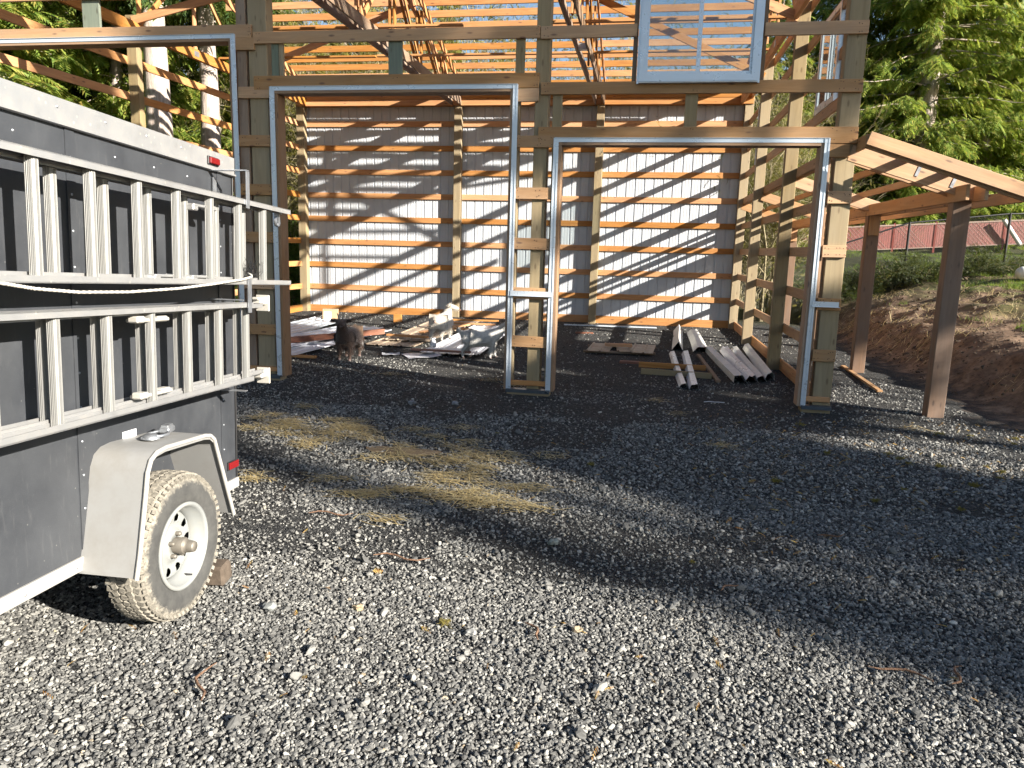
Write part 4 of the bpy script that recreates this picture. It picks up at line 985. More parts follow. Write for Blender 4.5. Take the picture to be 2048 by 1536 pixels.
# ------------------------------------------------------------------ loose building material on the barn floor
def flat_sheet(name, x0, y0, y1, w, z, rz, mat, label, cat='metal sheet', group=None, tilt=0.0):
    """ribbed sheet lying ribs up, its length along Y from y0 to y1, near-left corner (x0, y0)"""
    me = ribbed(w, abs(y1 - y0)).mesh(name, mat)
    MM = Matrix.Translation((x0, y1, z)) @ Matrix.Rotation(R(rz), 4, 'Z') @ Matrix.Rotation(R(90 + tilt), 4, 'X')
    o = meshobj(name, me, MM); return tag(o, label, cat, group)
g1 = 'metal sheets lying on the barn floor'
flat_sheet('roofing_sheet', -6.14, 3.02, 7.75, .95, .045, 2.5, M['sheet'], 'white ribbed metal sheet beneath the sheets near the middle pier', group=g1)
flat_sheet('roofing_sheet', -6.10, 2.93, 7.70, .93, .075, 1.2, M['sheet'], 'topmost white ribbed metal sheet near the middle pier', group=g1, tilt=.25)
flat_sheet('roofing_sheet', -7.22, 3.80, 9.1, .95, .03, -1.0, M['brownsheet'], 'brown-backed ribbed metal sheet lying under the white goat', group=g1)
flat_sheet('roofing_sheet', -7.36, 4.35, 8.6, .9, .062, 3.0, M['brownsheet'], 'upper brown-backed ribbed metal sheet with boards on it', group=g1)
flat_sheet('roofing_sheet', -8.50, 1.98, 6.15, .93, .05, -3.0, M['sheet'], 'white ribbed metal sheet lying behind the brown goat', group=g1)
flat_sheet('roofing_sheet', -8.72, 2.30, 6.3, .93, .085, -6.0, M['sheet'], 'white ribbed metal sheet under the dark red beam', group=g1)
flat_sheet('roofing_sheet', -10.25, 4.2, 8.1, .93, .05, 5.0, M['sheet'], 'white ribbed metal sheet farthest back on the left', group=g1)
flat_sheet('roofing_sheet', -10.05, 3.6, 7.6, .93, .085, 2.0, M['sheet'], 'white ribbed metal sheet with small wood scrap on it', group=g1)
flat_sheet('roofing_sheet', -10.7, 2.7, 6.4, .93, .05, 3.0, M['sheet'], 'white ribbed metal sheet seen through the left pier gap', group=g1)
M['redbeam'] = wood('dark_red_beam', (.26, .105, .06), (.17, .06, .035), (.08, .03, .02), .2, var=.1)
def plank(name, p0, p1, w, t, mat, label, group=None, cat='board'): return tag(board(name, p0, p1, w, t, mat, None, jit=0), label, cat, group)
gb = 'loose boards on the barn floor'
plank('beam', (-8.55, 2.75, .15), (-7.30, 4.80, .17), .10, .10, M['redbeam'], 'dark red beam lying behind the brown goat', gb, 'beam')
plank('board', (-6.15, 2.95, .105), (-5.10, 2.92, .105), .03, .09, M['redbeam'], 'reddish board across the near end of the white sheets', gb)
plank('board', (-8.30, 2.05, .03), (-7.45, 2.0, .03), .04, .08, fir, 'short board under the near edge of the left white sheets', gb)
for i, (a, b, c, d, l) in enumerate(((-7.2, 4.75, -6.35, 4.65, 'orange board nearest the front on the brown sheets'), (-6.9, 6.6, -5.9, 6.35, 'orange board crossing behind the standing white goat'), (-6.9, 7.6, -5.6, 7.55, 'orange board toward the far end of the brown sheets'), (-6.95, 8.3, -5.7, 8.5, 'orange board at the far end of the brown sheets'), (-6.7, 5.4, -6.2, 7.4, 'orange board lying lengthwise on the brown sheets'))):
    plank('board', (a, b, .115), (c, d, .115), .038, .12, fir, l, gb)
plank('batten', (-4.20, 9.27, .02), (-1.94, 9.45, .02), .03, .06, M['trim'], 'long white strip lying along the back wall', gb, 'trim piece')
plank('board', (-3.76, 7.55, .02), (-3.36, 7.6, .02), .03, .1, M['redbeam'], 'short reddish scrap board midway to the back wall', gb)
plank('board', (-3.32, 4.35, .03), (-2.02, 4.45, .03), .04, .07, M['darkbeam'], 'near dark batten under the small sheet pile', gb)
plank('board', (-3.30, 5.2, .03), (-2.0, 5.35, .03), .04, .07, M['darkbeam'], 'far dark batten under the small sheet pile', gb)
for x, y, w, l, rz, lab in ((-3.22, 4.2, .42, 1.25, -2, 'left grey ribbed offcut on the small batten pile'), (-2.78, 4.3, .4, 1.1, 4, 'middle grey ribbed offcut on the small batten pile'), (-2.42, 4.25, .42, 1.3, -3, 'right grey ribbed offcut on the small batten pile')):
    flat_sheet('sheet_offcut', x, y, y + l, w, .06, rz, M['brownsheet'], lab, 'metal sheet', 'ribbed offcuts on the small pile')
plank('board', (-2.95, 4.75, .12), (-2.45, 4.8, .12), .05, .14, fir, 'short orange board on top of the small pile', gb)
plank('board', (-2.62, 3.29, .02), (-2.30, 3.28, .02), .04, .12, M['redbeam'], 'short reddish offcut left of the two parallel boards', gb)
plank('board', (-2.30, 2.92, .045), (-1.25, 2.86, .045), .09, .038, fir, 'farther of two parallel boards by the white trim pieces', gb)
plank('board', (-2.26, 2.23, .045), (-1.22, 2.08, .045), .09, .038, M['treated'], 'nearer of two parallel boards by the white trim pieces', gb)
plank('board', (-1.25, 4.6, .025), (-1.15, 1.75, .025), .04, .06, M['darkbeam'], 'long grey batten between the trim pieces', gb)
plank('batten', (1.10, 4.05, .03), (1.01, 1.62, .03), .03, .07, ff, 'thin batten lying on the ground outside under the lean-to', gb)
# folded white trim: bent sheet profile swept along Y
def folded(name, x, y0, y1, prof, mat, label, rz=0, group='folded white trim on the floor', cat='trim piece', z=.01):
    n = len(prof); m = MB(); L = y1 - y0; rg = random.Random(x * 31)
    V = []; K = 7
    for k in range(K): t = k / (K - 1); dx = .012 * math.sin(3 * t + x * 5); V += [(a + dx, L * t, max(.001, b + .004 * math.sin(5 * t + a * 40))) for a, b in prof]
    m.add(V, [(k * n + i, k * n + i + 1, (k + 1) * n + i + 1, (k + 1) * n + i) for k in range(K - 1) for i in range(n - 1)])
    o = m.build(name, mat, None, Matrix.Translation((x, y0, z)) @ Matrix.Rotation(R(rz), 4, 'Z')); sd = o.modifiers.new('thickness', 'SOLIDIFY'); sd.thickness = .0015
    return tag(o, label, cat, group)
vee = [(-.15, 0), (-.13, .012), (0, .15), (.13, .012), (.15, 0)]
ridge = [(-.085, .0), (-.075, .05), (-.035, .085), (.02, .095), (.055, .05), (.075, .012), (.05, .004)]
folded('trim_angle', -1.55, 5.3, 9.0, [(-.14, 0), (-.02, .17), (.05, .02), (.07, .005)], M['white_plastic'], 'left of two far folded white angles on the floor', -2)
folded('trim_angle', -1.17, 5.15, 8.5, [(-.15, 0), (-.06, .10), (.08, .10), (.15, 0)], M['white_plastic'], 'right of two far folded white angles on the floor', -1)
folded('trim_angle', -1.66, 1.15, 4.7, [(-.06, 0), (-.03, .05), (.03, .06), (.06, .0)], M['trim'], 'slim bright trim piece at the left of the near pair', 1.0)
folded('trim_angle', -1.54, 1.02, 4.7, [(-.05, 0), (-.02, .07), (.06, .08), (.09, .0)], M['trim'], 'bright crumpled trim piece at the right of the near pair', -.5)
for x, l, rz in ((-.84, 'leftmost of the four ridge caps near the right wall', .5), (-.67, 'second from left of four ridge caps near right wall', .3), (-.50, 'third from left of four ridge caps near right wall', 0), (-.34, 'rightmost of the four ridge caps near the right wall', -.4)):
    pf = {-.84: [(-.10, 0), (-.095, .10), (.02, .115), (.085, .02), (.095, .0)], -.67: [(-.09, 0), (-.03, .10), (.0, .08), (.05, .105), (.10, .0)], -.50: [(-.08, .0), (-.05, .06), (.02, .085), (.08, .0)], -.34: [(-.09, .0), (-.055, .09), (.01, .125), (.05, .07), (.055, .0)]}[x]
    folded('ridge_cap', x, 1.8 + (x + .84) * .8, 5.35 + (x + .84) * 1.5 + .12 * math.sin(x * 40), pf, M['sheet'] if x == -.67 else M['white_plastic'], l, (2.2, .6, -.3, -1.6)[[-.84, -.67, -.50, -.34].index(x)], 'ridge caps near the right wall', 'ridge cap')
folded('flashing_piece', -5.98, 2.45, 3.0, [(-.05, .01), (.05, .02), (.35, .02), (.50, .05)], M['sheet'], 'bluish white flashing strip in front of the white sheets', 30, 'folded white trim on the floor', 'flashing')
# boxes, blocks, scraps
bx = empty('cardboard_box', (-9.6, 7.6, 0), label='small cardboard box with white label far left on the floor', cat='box')
Mb = Matrix.Translation((-9.6, 7.6, 0)) @ Matrix.Rotation(R(20), 4, 'Z')
MB().box((0, 0, .16), (.36, .30, .30), e=.006).build('carton', M['card'], bx, Mb); MB().box((-.06, -.1515, .17), (.17, .003, .2)).build('shipping_label', M['paper'], bx, Mb); MB().box((0, 0, .312), (.36, .06, .002)).build('tape', M['rope'], bx, Mb)
o = meshobj('wood_block', MB().box((0, 0, .1), (.19, .14, .2), e=.006).mesh('wood_block', fir), Matrix.Translation((-8.17, 8.3, 0)) @ Matrix.Rotation(R(8), 4, 'Z')); tag(o, 'upright orange wood block before the back wall', 'wood block')
o = meshobj('wood_block', MB().box((0, 0, .02), (.25, .1, .04), e=.004).mesh('wood_block', fir), Matrix.Translation((-9.65, 5.2, .11)) @ Matrix.Rotation(R(30), 4, 'Z')); tag(o, 'flat wood scrap lying on a left white sheet', 'wood block')
o = meshobj('wood_block', MB().box((0, 0, .03), (.1, .06, .06), e=.004).mesh('wood_block', fir), Matrix.Translation((-1.02, 5.6, .0)) @ Matrix.Rotation(R(50), 4, 'Z')); tag(o, 'tiny orange wood offcut beside the folded trim', 'wood block')
def crumple(name, w, l, h, n, mat, MM, label, cat, seed):
    rg = np.random.default_rng(seed); V = []; F = []
    for i in range(n):
        for j in range(n): V.append((w * (i / (n - 1) - .5), l * (j / (n - 1) - .5), h * rg.random() + .004))
    F = [(i * n + j, (i + 1) * n + j, (i + 1) * n + j + 1, i * n + j + 1) for i in range(n - 1) for j in range(n - 1)]
    o = MB().add(V, F).build(name, mat, None, MM); return tag(o, label, cat)
crumple('paper_scrap', .3, .28, .03, 5, M['paper'], Matrix.Translation((-6.46, 2.8, .01)) @ Matrix.Rotation(R(20), 4, 'Z'), 'white paper scrap on the gravel right of the brown goat', 'paper', 1)
o = meshobj('plastic_bag', MB().lathe([(.0, .0), (.055, .005), (.06, .05), (.05, .10), (.03, .14), (.045, .17), (.0, .165)], 9, Matrix.Rotation(R(-90), 4, 'Y')).mesh('plastic_bag', M['paper']), Matrix.Translation((-5.87, 3.33, .1))); tag(o, 'small white plastic bag standing on the white sheets', 'bag')
m = MB(); m.tube([(-1.47, .08, .03), (-1.40, .13, .03), (-1.34, .08, .035), (-1.30, .12, .03), (-1.22, .11, .03)], .006, 5); o = m.build('string', M['paper']); tag(o, 'short white string lying on gravel inside the right doorway', 'string')

# ------------------------------------------------------------------ goats
def furmat(name, cols, patch=None, pcol=None, px=0.0, pw=.1):
    m, nt, bs = newmat(name); v = coord(nt, (1, 1, 1), rnd=False)
    n1 = noise(nt, coord(nt, (6, 22, 10), rnd=False), 3.5, 5, .65); c = ramp(nt, n1, [(.3, cols[0]), (.7, cols[1])])
    if patch:
        sx = nt.nodes.new('ShaderNodeSeparateXYZ'); nt.links.new(v, sx.inputs[0]); n2 = noise(nt, v, 5, 3)
        k = math_(nt, 'ADD', math_(nt, 'MULTIPLY', math_(nt, 'SUBTRACT', n2, .5), .25), math_(nt, 'SUBTRACT', px, sx.outputs[0])); k = math_(nt, 'ADD', k, math_(nt, 'MULTIPLY', math_(nt, 'SUBTRACT', sx.outputs[2], .42), 1.2))
        c = mixc(nt, ramp(nt, k, [(.0, 0.0), (pw, 1.0)]), c, pcol)
    nt.links.new(c, bs.inputs['Base Color']); bs.inputs['Roughness'].default_value = .85; bs.inputs['Sheen Weight'].default_value = .3
    bump(nt, bs, noise(nt, coord(nt, (10, 40, 16), rnd=False), 6, 4, .7), .7, .012); return m
M['goat_brown'] = furmat('brown_goat_coat', ((.04, .024, .017), (.09, .052, .036)), True, (.24, .15, .09), -.05, .18)
M['goat_white'] = furmat('white_goat_coat', ((.46, .41, .34), (.60, .56, .50)))
M['goat_white2'] = furmat('cool_white_goat_coat', ((.42, .41, .38), (.56, .55, .53)))
M['horn'] = plain('horn', (.40, .33, .24), .55, .3, 30); M['eye'] = plain('eye', (.02, .012, .006), .1, .1, 5, .6, 0); M['skin_pink'] = plain('pink_skin', (.42, .22, .17), .6, .1)
M['nose'] = plain('muzzle_skin', (.12, .08, .07), .5, .2)
def goat(name, label, x, y, z, face, mat, head_yaw=0, head_pitch=0, step=(0, 0, 0, 0), horns=True, headup=0.0, scale=1.0, seed=0):
    V = []; Rr = []; E = []
    def add(p, r, par=None):
        V.append(Vector(p)); Rr.append(r)
        if par is not None: E.append((par, len(V) - 1))
        return len(V) - 1
    pel = add((-.22, 0, .365), .142); mid = add((.0, 0, .345), .172, pel); ch = add((.19, 0, .36), .15, mid)
    nb = add((.285, 0, .465 + headup * .2), .095, ch); hq = Vector((.36, 0, .585 + headup))
    Hm = Matrix.Translation(hq) @ Matrix.Rotation(R(head_yaw), 4, 'Z') @ Matrix.Rotation(R(head_pitch), 4, 'Y')
    nt_ = add(hq, .062, nb); h1 = add(Hm @ Vector((.045, 0, .04)), .066, nt_); h2 = add(Hm @ Vector((.115, 0, .012)), .050, h1); h3 = add(Hm @ Vector((.185, 0, -.022)), .033, h2)
    for s in (-1, 1):
        e1 = add(Hm @ Vector((.02, s * .07, .055)), .016, h1); add(Hm @ Vector((.005, s * .125, .045)), .007, e1)
        k = step[0 if s > 0 else 1]
        a = add((.185, s * .08, .285), .068, ch); b = add((.195 + k * .3, s * .078, .215), .042, a); c = add((.195 + k * .8, s * .08, .125), .028, b); d = add((.19 + k * 1.3, s * .08, .045), .021, c); add((.205 + k * 1.4, s * .08, .008), .021, d)
        k = step[2 if s > 0 else 3]
        a = add((-.235, s * .085, .30), .08, pel); b = add((-.185 + k * .3, s * .085, .24), .062, a); c = add((-.285 + k * .8, s * .085, .145), .03, b); d = add((-.275 + k * 1.2, s * .085, .045), .021, c); add((-.26 + k * 1.3, s * .085, .008), .021, d)
    t1 = add((-.345, 0, .445), .024, pel); add((-.385, 0, .52), .016, t1)
    me = bpy.data.meshes.new(name + '_skeleton'); me.from_pydata(V, E, []); o = bpy.data.objects.new(name + '_skeleton', me); COL.objects.link(o)
    o.modifiers.new('skin', 'SKIN')
    for i, sv in enumerate(me.skin_vertices[0].data): sv.radius = (Rr[i], Rr[i]); sv.use_root = (i == mid)
    sb = o.modifiers.new('subdivision', 'SUBSURF'); sb.levels = 2; sb.render_levels = 2
    dg = bpy.context.evaluated_depsgraph_get(); ev = bpy.data.meshes.new_from_object(o.evaluated_get(dg)); bpy.data.objects.remove(o)
    ev.name = 'goat_body'; ev.materials.clear(); ev.materials.append(mat)
    for p in ev.polygons: p.use_smooth = True
    MM = Matrix.Translation((x, y, z)) @ Matrix.Rotation(R(face), 4, 'Z') @ Matrix.Diagonal((scale, scale * 1.12, scale * .93, 1))
    e = empty(name, M=MM, label=label, cat='goat', group='goats in the barn')
    meshobj('body', ev, MM, e)
    rgc = np.random.default_rng(seed + 5); nv = len(ev.vertices); co = np.zeros(nv * 3, dtype=np.float32); no = np.zeros(nv * 3, dtype=np.float32)
    ev.vertices.foreach_get('co', co); ev.vertices.foreach_get('normal', no); co = co.reshape(-1, 3); no = no.reshape(-1, 3)
    pick = rgc.integers(0, nv, 9000); P = co[pick] + rgc.normal(0, .012, (9000, 3)); Nn = no[pick]; kk = P[:, 2] > .10; P, Nn = P[kk], Nn[kk]; nn = len(P)
    L = rgc.uniform(.014, .042, nn)[:, None] * np.where(P[:, 2:3] < .36, 1.25, .8); dv = Nn * .45 + np.array([-.55, 0, -.65]) + rgc.normal(0, .25, (nn, 3)); dv /= np.linalg.norm(dv, axis=1, keepdims=True)
    sd_ = np.cross(dv, Nn); sd_ /= np.linalg.norm(sd_, axis=1, keepdims=True) + 1e-6
    Vc = np.stack([P - sd_ * .0022, P + sd_ * .0022, P + dv * L], 1).reshape(-1, 3)
    ho = meshobj('coat', npmesh('coat', Vc, np.arange(3 * nn).reshape(-1, 3), mat), MM, e); ho['kind'] = 'stuff'
    for s in (-1, 1):
        MB().lathe([(0, .008), (.006, .006), (.009, 0), (.006, -.006), (0, -.008)], 10, Hm @ Matrix.Translation((.085, s * .040, .040))).build('eye', M['eye'], e, MM)
        if horns: MB().tube([Hm @ Vector(q) for q in ((.06, s * .022, .075), (.045, s * .03, .115), (.01, s * .042, .145), (-.03, s * .05, .155))], [.014, .012, .008, .003], 7).build('horn', M['horn'], e, MM)
        for hx, st_ in ((.205, step[0 if s > 0 else 1] * 1.4), (-.26, step[2 if s > 0 else 3] * 1.3)):
            MB().lathe([(.022, 0), (.021, .03), (.0, .032)], 10, Matrix.Translation((hx + st_, s * (.08 if hx > 0 else .085), 0)) @ Matrix.Rotation(R(-90), 4, 'Y')).build('hoof', M['nose'], e, MM)
    MB().lathe([(0, .012), (.014, .008), (.018, 0)], 10, Hm @ Matrix.Translation((.198, 0, -.026))).build('nose', M['nose'] if mat.name.startswith('brown') else M['skin_pink'], e, MM)
    if mat.name.startswith('white'): MB().lathe([(0, .010), (.022, .004), (.026, -.01)], 12, Matrix.Translation((-.358, 0, .40)) @ Matrix.Rotation(math.pi, 4, 'Z')).build('rump_patch', M['skin_pink'], e, MM)
    return e
goat('goat', 'brown goat with dark head facing the camera inside the second doorway', -7.0, 2.25, -.0, -84, M['goat_brown'], 12, 4, (.03, -.02, -.02, .03), True, .04, 1.06)
goat('goat', 'cream white goat standing on brown sheets seen from behind', -6.02, 4.45, .1, 84, M['goat_white'], -75, 6, (.02, 0, -.03, .03), False, .05, 1.0)
goat('goat', 'white goat partly hidden behind the middle pier', -4.95, 3.05, 0, 10, M['goat_white2'], -10, 20, (.03, -.03, .06, -.02), True, -.02, 1.02)

# ------------------------------------------------------------------ fences on the bank
bf = empty('chain_link_fence', (3.2, 13.3, gz(3.2, 13.3)), label='black chain link fence along the top of the dirt bank', cat='fence')
FP = [(-.2, 12.9), (2.2, 13.1), (4.75, 13.3), (7.42, 13.75), (10.1, 14.2), (12.8, 14.6)]; FH = 1.78
for x, y in FP: MB().tube([(x, y, gz(x, y) - .2), (x, y, gz(x, y) + FH)], .034, 10).build('post', M['black_paint'], bf)
for (x0, y0), (x1, y1) in zip(FP[:-1], FP[1:]):
    z0, z1 = gz(x0, y0), gz(x1, y1)
    for h in (FH - .02, ): MB().tube([(x0, y0, z0 + h), (x1, y1, z1 + h)], .022, 8).build('top_rail', M['black_paint'], bf)
    m = MB(); L = math.hypot(x1 - x0, y1 - y0); st_ = .06; nW = int(L / st_); hgt = FH - .06
    for s in (-1, 1):
        for k in range(-int(hgt / st_), nW):
            pts = []
            for t in (0, 1):
                u = k * st_ + t * hgt if s > 0 else k * st_ + (1 - t) * hgt; pts.append((u, t * hgt))
            (u0, w0), (u1, w1) = pts
            # clip to the bay
            def cl(u0, w0, u1, w1):
                if u0 > u1: u0, w0, u1, w1 = u1, w1, u0, w0
                if u1 < 0 or u0 > L: return None
                if u0 < 0: w0 += (w1 - w0) * (0 - u0) / (u1 - u0); u0 = 0
                if u1 > L: w1 = w0 + (w1 - w0) * (L - u0) / (u1 - u0); u1 = L
                return u0, w0, u1, w1
            q = cl(u0, w0, u1, w1)
            if q is None or abs(q[2] - q[0]) < 1e-4: continue
            f = lambda u, w: (x0 + (x1 - x0) * u / L, y0 + (y1 - y0) * u / L + .003 * s, z0 + (z1 - z0) * u / L + .03 + w)
            m.tube([f(q[0], q[1]), f(q[2], q[3])], .0016, 3, False, False)
    mo = m.build('chain_link_mesh', M['black_paint'], bf); mo['kind'] = 'stuff'
def mk_red():
    m, nt, bs = newmat('red_slat_weave'); tc = nt.nodes.new('ShaderNodeTexCoord'); mp = nd(nt, 'ShaderNodeMapping', {'Scale': (1, 1, 1)}); nt.links.new(tc.outputs['Object'], mp.inputs[0])
    n1 = noise(nt, mp.outputs[0], 9, 4, .6); c = ramp(nt, n1, [(.3, (.12, .022, .015)), (.7, (.21, .05, .036))])
    nt.links.new(c, bs.inputs['Base Color']); bs.inputs['Roughness'].default_value = .5; return m
M['red'] = mk_red(); M['red_post'] = plain('red_fence_post', (.16, .03, .02), .5, .2); M['red_rail'] = plain('faded_fence_rail', (.20, .135, .105), .6, .2)
rf = empty('slat_fence', (10.3, 34.0, gz(10.3, 34.0)), label='red slatted fence farther off behind the black fence', cat='fence')
RP = [(-4.2, 27.4), (-1.1, 27.9), (2.55, 28.5), (6.0, 29.1), (9.15, 29.7), (11.1, 30.1), (14.3, 30.65), (17.6, 31.3), (21.0, 31.9)]
RZ = {3: 1.83, 10: 2.28}
def rz_(x): return 1.65 + .066 * (x)       # foot of the fence follows the meadow
for i, (x, y) in enumerate(RP): MB().box((x, y, rz_(x) + .5), (.09, .09, 1.45)).build('post', M['red_post'], rf)
for (x0, y0), (x1, y1) in zip(RP[:-1], RP[1:]):
    m = MB(); L = math.hypot(x1 - x0, y1 - y0); n = int(L / .105)
    for k in range(n):
        u = (k + .5) / n; x = x0 + (x1 - x0) * u; y = y0 + (y1 - y0) * u
        m.box((x, y + random.uniform(-.004, .004), rz_(x) + .56), (.094, .016, 1.08), Matrix.Rotation(R(10), 4, 'Z'))
    o = m.build('slats', M['red'], rf); o['kind'] = 'stuff'
    m = MB(); m.bar((x0, y0 - .02, rz_(x0) + 1.13), (x1, y1 - .02, rz_(x1) + 1.13), .07, .05); m.build('top_rail', M['red_rail'], rf)
    m = MB(); m.bar((x0, y0 - .02, rz_(x0) + .03), (x1, y1 - .02, rz_(x1) + .03), .04, .04); m.build('bottom_rail', M['red_rail'], rf)
    m = MB(); st_ = .19; hgt = 1.05
    for s in (-1, 1):
        for k in range(int((L - hgt) / st_)):
            u0 = k * st_ if s > 0 else k * st_ + hgt; u1 = u0 + s * hgt; f = lambda u, w: (x0 + (x1 - x0) * u / L, y0 + (y1 - y0) * u / L - .022, rz_(x0 + (x1 - x0) * u / L) + .05 + w)
            m.tube([f(u0, 0), f(u1, hgt)], .007, 3, False, False)
    o = m.build('diamond_wire', M['red_rail'], rf); o['kind'] = 'stuff'
m = MB(); m.tube([(14.05, 30.2, 3.75), (14.95, 30.4, 2.65)], .10, 12); o = m.build('white_pole', M['white_plastic']); tag(o, 'white pole leaning against the red fence at far right', 'pole')
m = MB(); MJ = Matrix.Translation((6.95, 11.2, gz(6.95, 11.2) + .16)) @ Matrix.Rotation(R(20), 4, 'Z'); m.lathe([(0, -.3), (.13, -.28), (.16, -.2), (.16, .1), (.12, .22), (.05, .26), (.05, .32), (0, .32)], 20); jg = meshobj('plastic_jug', m.mesh('plastic_jug', M['white_plastic']), MJ); tag(jg, 'pale plastic jug lying on the bank at the right edge', 'jug')
m = MB(); m.lathe([(.30, .0), (.36, .32), (.38, .33), (.37, .35), (.34, .33), (.28, .03), (0, .03)], 28, Matrix.Rotation(R(-90), 4, 'Y')); tb = m.build('rubber_tub', M['black_paint'], None, Matrix.Translation((1.6, 8.6, gz(1.6, 8.6)))); tag(tb, 'low black tub on the ground behind the right wall', 'tub')

# ------------------------------------------------------------------ straw, twigs, moss, leaves on the gravel
def straw(n, spots, name, label):
    V = []; F = []; tot = sum(s[4] for s in spots)
    for cx, cy, sx, sy, wgt, ang in spots:
        k = int(n * wgt / tot); nc = max(3, int(k / 38)); ci = RNG.integers(0, nc, k); qx = RNG.normal(cx, sx, nc); qy = RNG.normal(cy, sy, nc); x = qx[ci] + RNG.normal(0, .085, k); y = qy[ci] + RNG.normal(0, .05, k); dx, dy = x - cx, y - cy
        a = RNG.normal(ang, .7, k); L = RNG.uniform(.04, .24, k); w = RNG.uniform(.0014, .0036, k); z = ground_h(x, y) + RNG.uniform(.006, .035, k)
        c, s_ = np.cos(a), np.sin(a); bend = RNG.normal(0, .25, k)
        p0 = np.stack([x - c * L / 2, y - s_ * L / 2, z + RNG.uniform(-.005, .01, k)], 1); p1 = np.stack([x, y, z + .006], 1); c2, s2 = np.cos(a + bend), np.sin(a + bend); p2 = np.stack([x + c2 * L / 2, y + s2 * L / 2, z + RNG.uniform(-.008, .012, k)], 1)
        sd = np.stack([-s_ * w, c * w, 0 * w], 1); base = len(V) and sum(len(v) for v in V) or 0
        for (q0, q1) in ((p0, p1), (p1, p2)):
            base = sum(len(v) for v in V); V.append(np.concatenate([q0 - sd, q0 + sd, q1 + sd, q1 - sd])); i = np.arange(k); F.append(np.stack([i, i + k, i + 2 * k, i + 3 * k], 1) + base)
    o = meshobj(name, npmesh(name, np.concatenate(V), np.concatenate(F), M['straw'])); return tag(o, label, 'straw', kind='stuff')
straw(3400, [(-5.6, -2.35, .55, .22, 3, .1), (-4.7, -2.75, .55, .25, 3.5, -.2), (-3.9, -3.2, .45, .22, 2.5, -.2), (-3.55, -3.75, .28, .16, 1.8, 0), (-3.45, -4.2, .22, .10, 1.6, .3), (-4.15, -4.0, .4, .22, 1.4, .2), (-5.9, -1.6, .8, .4, .9, 0), (-3.2, -2.2, 1.2, .8, .5, 0), (-4.9, -4.4, .5, .3, .5, 0), (-4.6, .9, 1.0, .25, .5, 0), (-1.4, -.6, .8, .3, .3, 0)], 'straw', 'loose straw strewn on the gravel before the second doorway')
M['fines'] = plain('sandy_fines', (.22, .16, .10), .95, .3, 6, .2, .4)
m = MB(); V = []; K = 20
for i in range(K): t = 2 * math.pi * i / K; V.append((-4.35 + .34 * math.cos(t) * (1 + .15 * math.sin(3 * t)), -3.05 + .16 * math.sin(t) * (1 + .2 * math.cos(2 * t)), gz(-4.35, -3.05) + .012))
V.append((-4.35, -3.05, gz(-4.35, -3.05) + .03)); m.add(V, [(i, (i + 1) % K, K) for i in range(K)], True); o = m.build('sand_patch', M['fines']); tag(o, 'flattened patch of tan sand amid the straw', 'sand', kind='stuff')
# bark strips and twigs
gt = 'bark strips and twigs on the gravel'
TW = [(-3.60, -5.35, .34, 5, 'long red bark strip at the edge of the near shadow band'), (-2.70, -6.05, .17, 120, 'short dark red bark strip on the sunlit gravel centre'), (-1.05, -6.05, .26, 165, 'thin reddish twig at the lower right shadow edge'), (-.80, -6.02, .2, 60, 'curved reddish twig at the far lower right'), (-4.0, -6.78, .28, 110, 'brown twig near the bottom left of the gravel'), (-1.72, -5.32, .14, 40, 'tan wood chip stick right of centre on gravel'), (-4.3, -4.75, .3, 12, 'pale straw-like twig near the trailer corner'), (-.95, -4.35, .2, 20, 'orange twig on the lit patch at right')]
for i, (x, y, L, a, lab) in enumerate(TW):
    rg = random.Random(i); m = MB(); a = R(a); pts = []
    for k in range(6): t = k / 5 - .5; pts.append((t * L * math.cos(a) - math.sin(a) * L * .12 * math.sin(k * 1.3 + i), t * L * math.sin(a) + math.cos(a) * L * .12 * math.sin(k * 1.3 + i), .012 + .006 * rg.random()))
    m.tube(pts, [.003, .006, .0065, .006, .005, .002], 6); o = m.build('twig', M['twig'], None, Matrix.Translation((x, y, gz(x, y) + .014))); tag(o, lab, 'twig', gt)
def tuft_mesh(seed, n=120, r=.05):
    rg = np.random.default_rng(seed); P = rg.normal(0, r * .5, (n, 3)) * np.array([1, 1, .12]) + np.array([0, 0, .012])
    V, F = inst(SPR_BIG, P, rg.normal(0, 1, (n, 3)) * np.array([1, 1, .35]) + np.array([0, 0, .25]), rg.uniform(0, 6.28, n), rg.uniform(.02, .05, n)); return npmesh('moss_tuft', V, F, M['tuft'])
tm_ = [tuft_mesh(61), tuft_mesh(62, 90, .07), tuft_mesh(63, 60, .04)]
for i in range(30):
    if i < 24: x, y = RNG.uniform(-1.2, 2.2), RNG.uniform(-3.6, -.5)
    else: x, y = RNG.uniform(-4.5, 1.2), RNG.uniform(-6.9, -1.0)
    if not in_view(np.array([x]), np.array([y]), .0)[0]: continue
    o = meshobj('moss_tuft', tm_[i % 3], Matrix.Translation((x, y, gz(x, y) + .012)) @ Matrix.Rotation(random.uniform(0, 6), 4, 'Z') @ Matrix.Scale(random.uniform(.3, .75), 4)); tag(o, 'small yellow-green moss tuft on the gravel', 'moss', 'moss tufts on the gravel')
m, nl = MB(), 420
V = []; F = []
xs = np.concatenate([RNG.uniform(-5, 1.5, 260), RNG.uniform(-1.8, 2.6, 620)]); ys = np.concatenate([RNG.uniform(-7, -1, 260), RNG.uniform(-4.8, -.2, 620)])
k = in_view(xs, ys, .5); xs, ys = xs[k], ys[k]; n = len(xs)
Vv, Ff = inst(SPR_BIG, np.stack([xs, ys, ground_h(xs, ys) + .028], 1), RNG.normal(0, 1, (n, 3)) * np.array([1, 1, .1]), RNG.normal(0, .3, n), RNG.uniform(.02, .075, n))
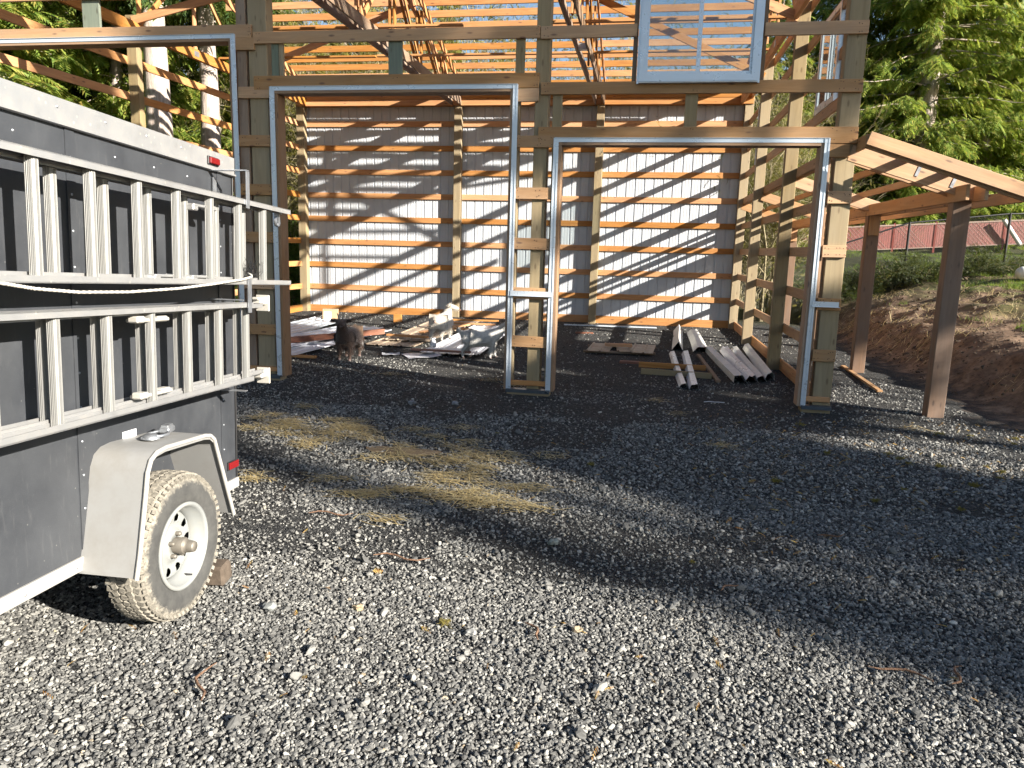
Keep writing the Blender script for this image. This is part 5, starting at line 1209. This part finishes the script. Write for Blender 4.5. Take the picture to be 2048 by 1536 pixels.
o = meshobj('leaf_litter', npmesh('leaf_litter', Vv, Ff, M['dryleaf'])); tag(o, 'scraps of dry orange leaf and cedar sprigs on the gravel', 'leaf litter', kind='stuff')
# a few larger pale stones
for i, (x, y, s, lab, c) in enumerate(((-3.62, -6.0, .032, 'tan round pebble left of centre on sunlit gravel', (.32, .25, .16)), (-2.5, -5.98, .03, 'tan split pebble right of centre on sunlit gravel', (.3, .24, .16)), (-3.0, -6.12, .034, 'pale grey flat stone at centre of sunlit gravel', (.25, .25, .24)), (-4.05, -6.10, .04, 'large pale grey stone left beside the trailer tyre', (.24, .25, .24)), (-2.75, -4.9, .04, 'grey-green stone in the shadow band at centre', (.2, .22, .2)), (-4.9, -1.0, .05, 'pale stone in shade before the left pier', (.22, .23, .25)), (-4.4, -.9, .045, 'second pale stone in shade before the doorway', (.22, .23, .25)))):
    rg = np.random.default_rng(90 + i); bm = bmesh.new(); bmesh.ops.create_icosphere(bm, subdivisions=2, radius=s)
    off = rg.normal(0, .16, (len(bm.verts), 3)) * s
    for v, q in zip(bm.verts, off): v.co = Vector((v.co.x * 1.25, v.co.y, v.co.z * .7)) + Vector(q)
    me = bpy.data.meshes.new('stone'); bm.to_mesh(me); bm.free(); me.materials.append(plain('pebble', c, .8, .25, 30)); o = meshobj('stone', me, Matrix.Translation((x, y, gz(x, y) + s * .5)) @ Matrix.Scale(.72, 4)); tag(o, lab, 'stone')

# ------------------------------------------------------------------ nail heads and trim screws on the barn front
m = MB()
def nail(x, z, y=-.0015, r=.0055): m.lathe([(0, -.0015), (r, -.001), (r, .002)], 6, Matrix.Translation((x, y, z)) @ Matrix.Rotation(R(90), 4, 'Z'))
for x0, z0, hw in [(-7.25, 4.37, .05), (-3.70, 4.37, .05), (-3.60, 4.355, .05), (-.1, LV[6], .05), (-3.58, LV[5], .05), (-1.85, LV[5], .05), (-.09, LV[5], .05), (-.25, LV[5], .05), (-7.27, 3.82, .06), (-5.45, 3.82, .06), (-3.70, 3.82, .06), (-3.6, 3.2, .07), (-1.85, 3.2, .07), (-.28, 3.2, .07), (-.08, 3.2, .07), (-7.36, 4.45, .05)] + [(x, z, .045) for z in LV[:5] for x in (-7.5, -7.3, -7.14, -3.9, -3.64, -3.47)] + [(x, z, .045) for z in LV[:4] for x in (-.24, -.1, -.03)]:
    for s in (-1, 1):
        for t in (0, .035): nail(x0 + t + random.uniform(-.012, .012), z0 + s * hw * random.uniform(.6, 1))
m.build('nail_heads', plain('rusty_nail', (.035, .02, .015), .6), barn)
m = MB()
for x in (-7.57, -7.06, -3.925, -3.415, -.322):
    for z in np.arange(.35, 3.0, .62): nail(x, z, -.0165, .004)
for x0, x1, z in ((-11, -7.6, 4.392), (-7, -4, 3.757), (-3.3, -.4, 3.14)):
    for x in np.arange(x0 + .3, x1, .6): nail(x, z, -.0135, .004)
m.build('trim_screws', M['galv'], barn)
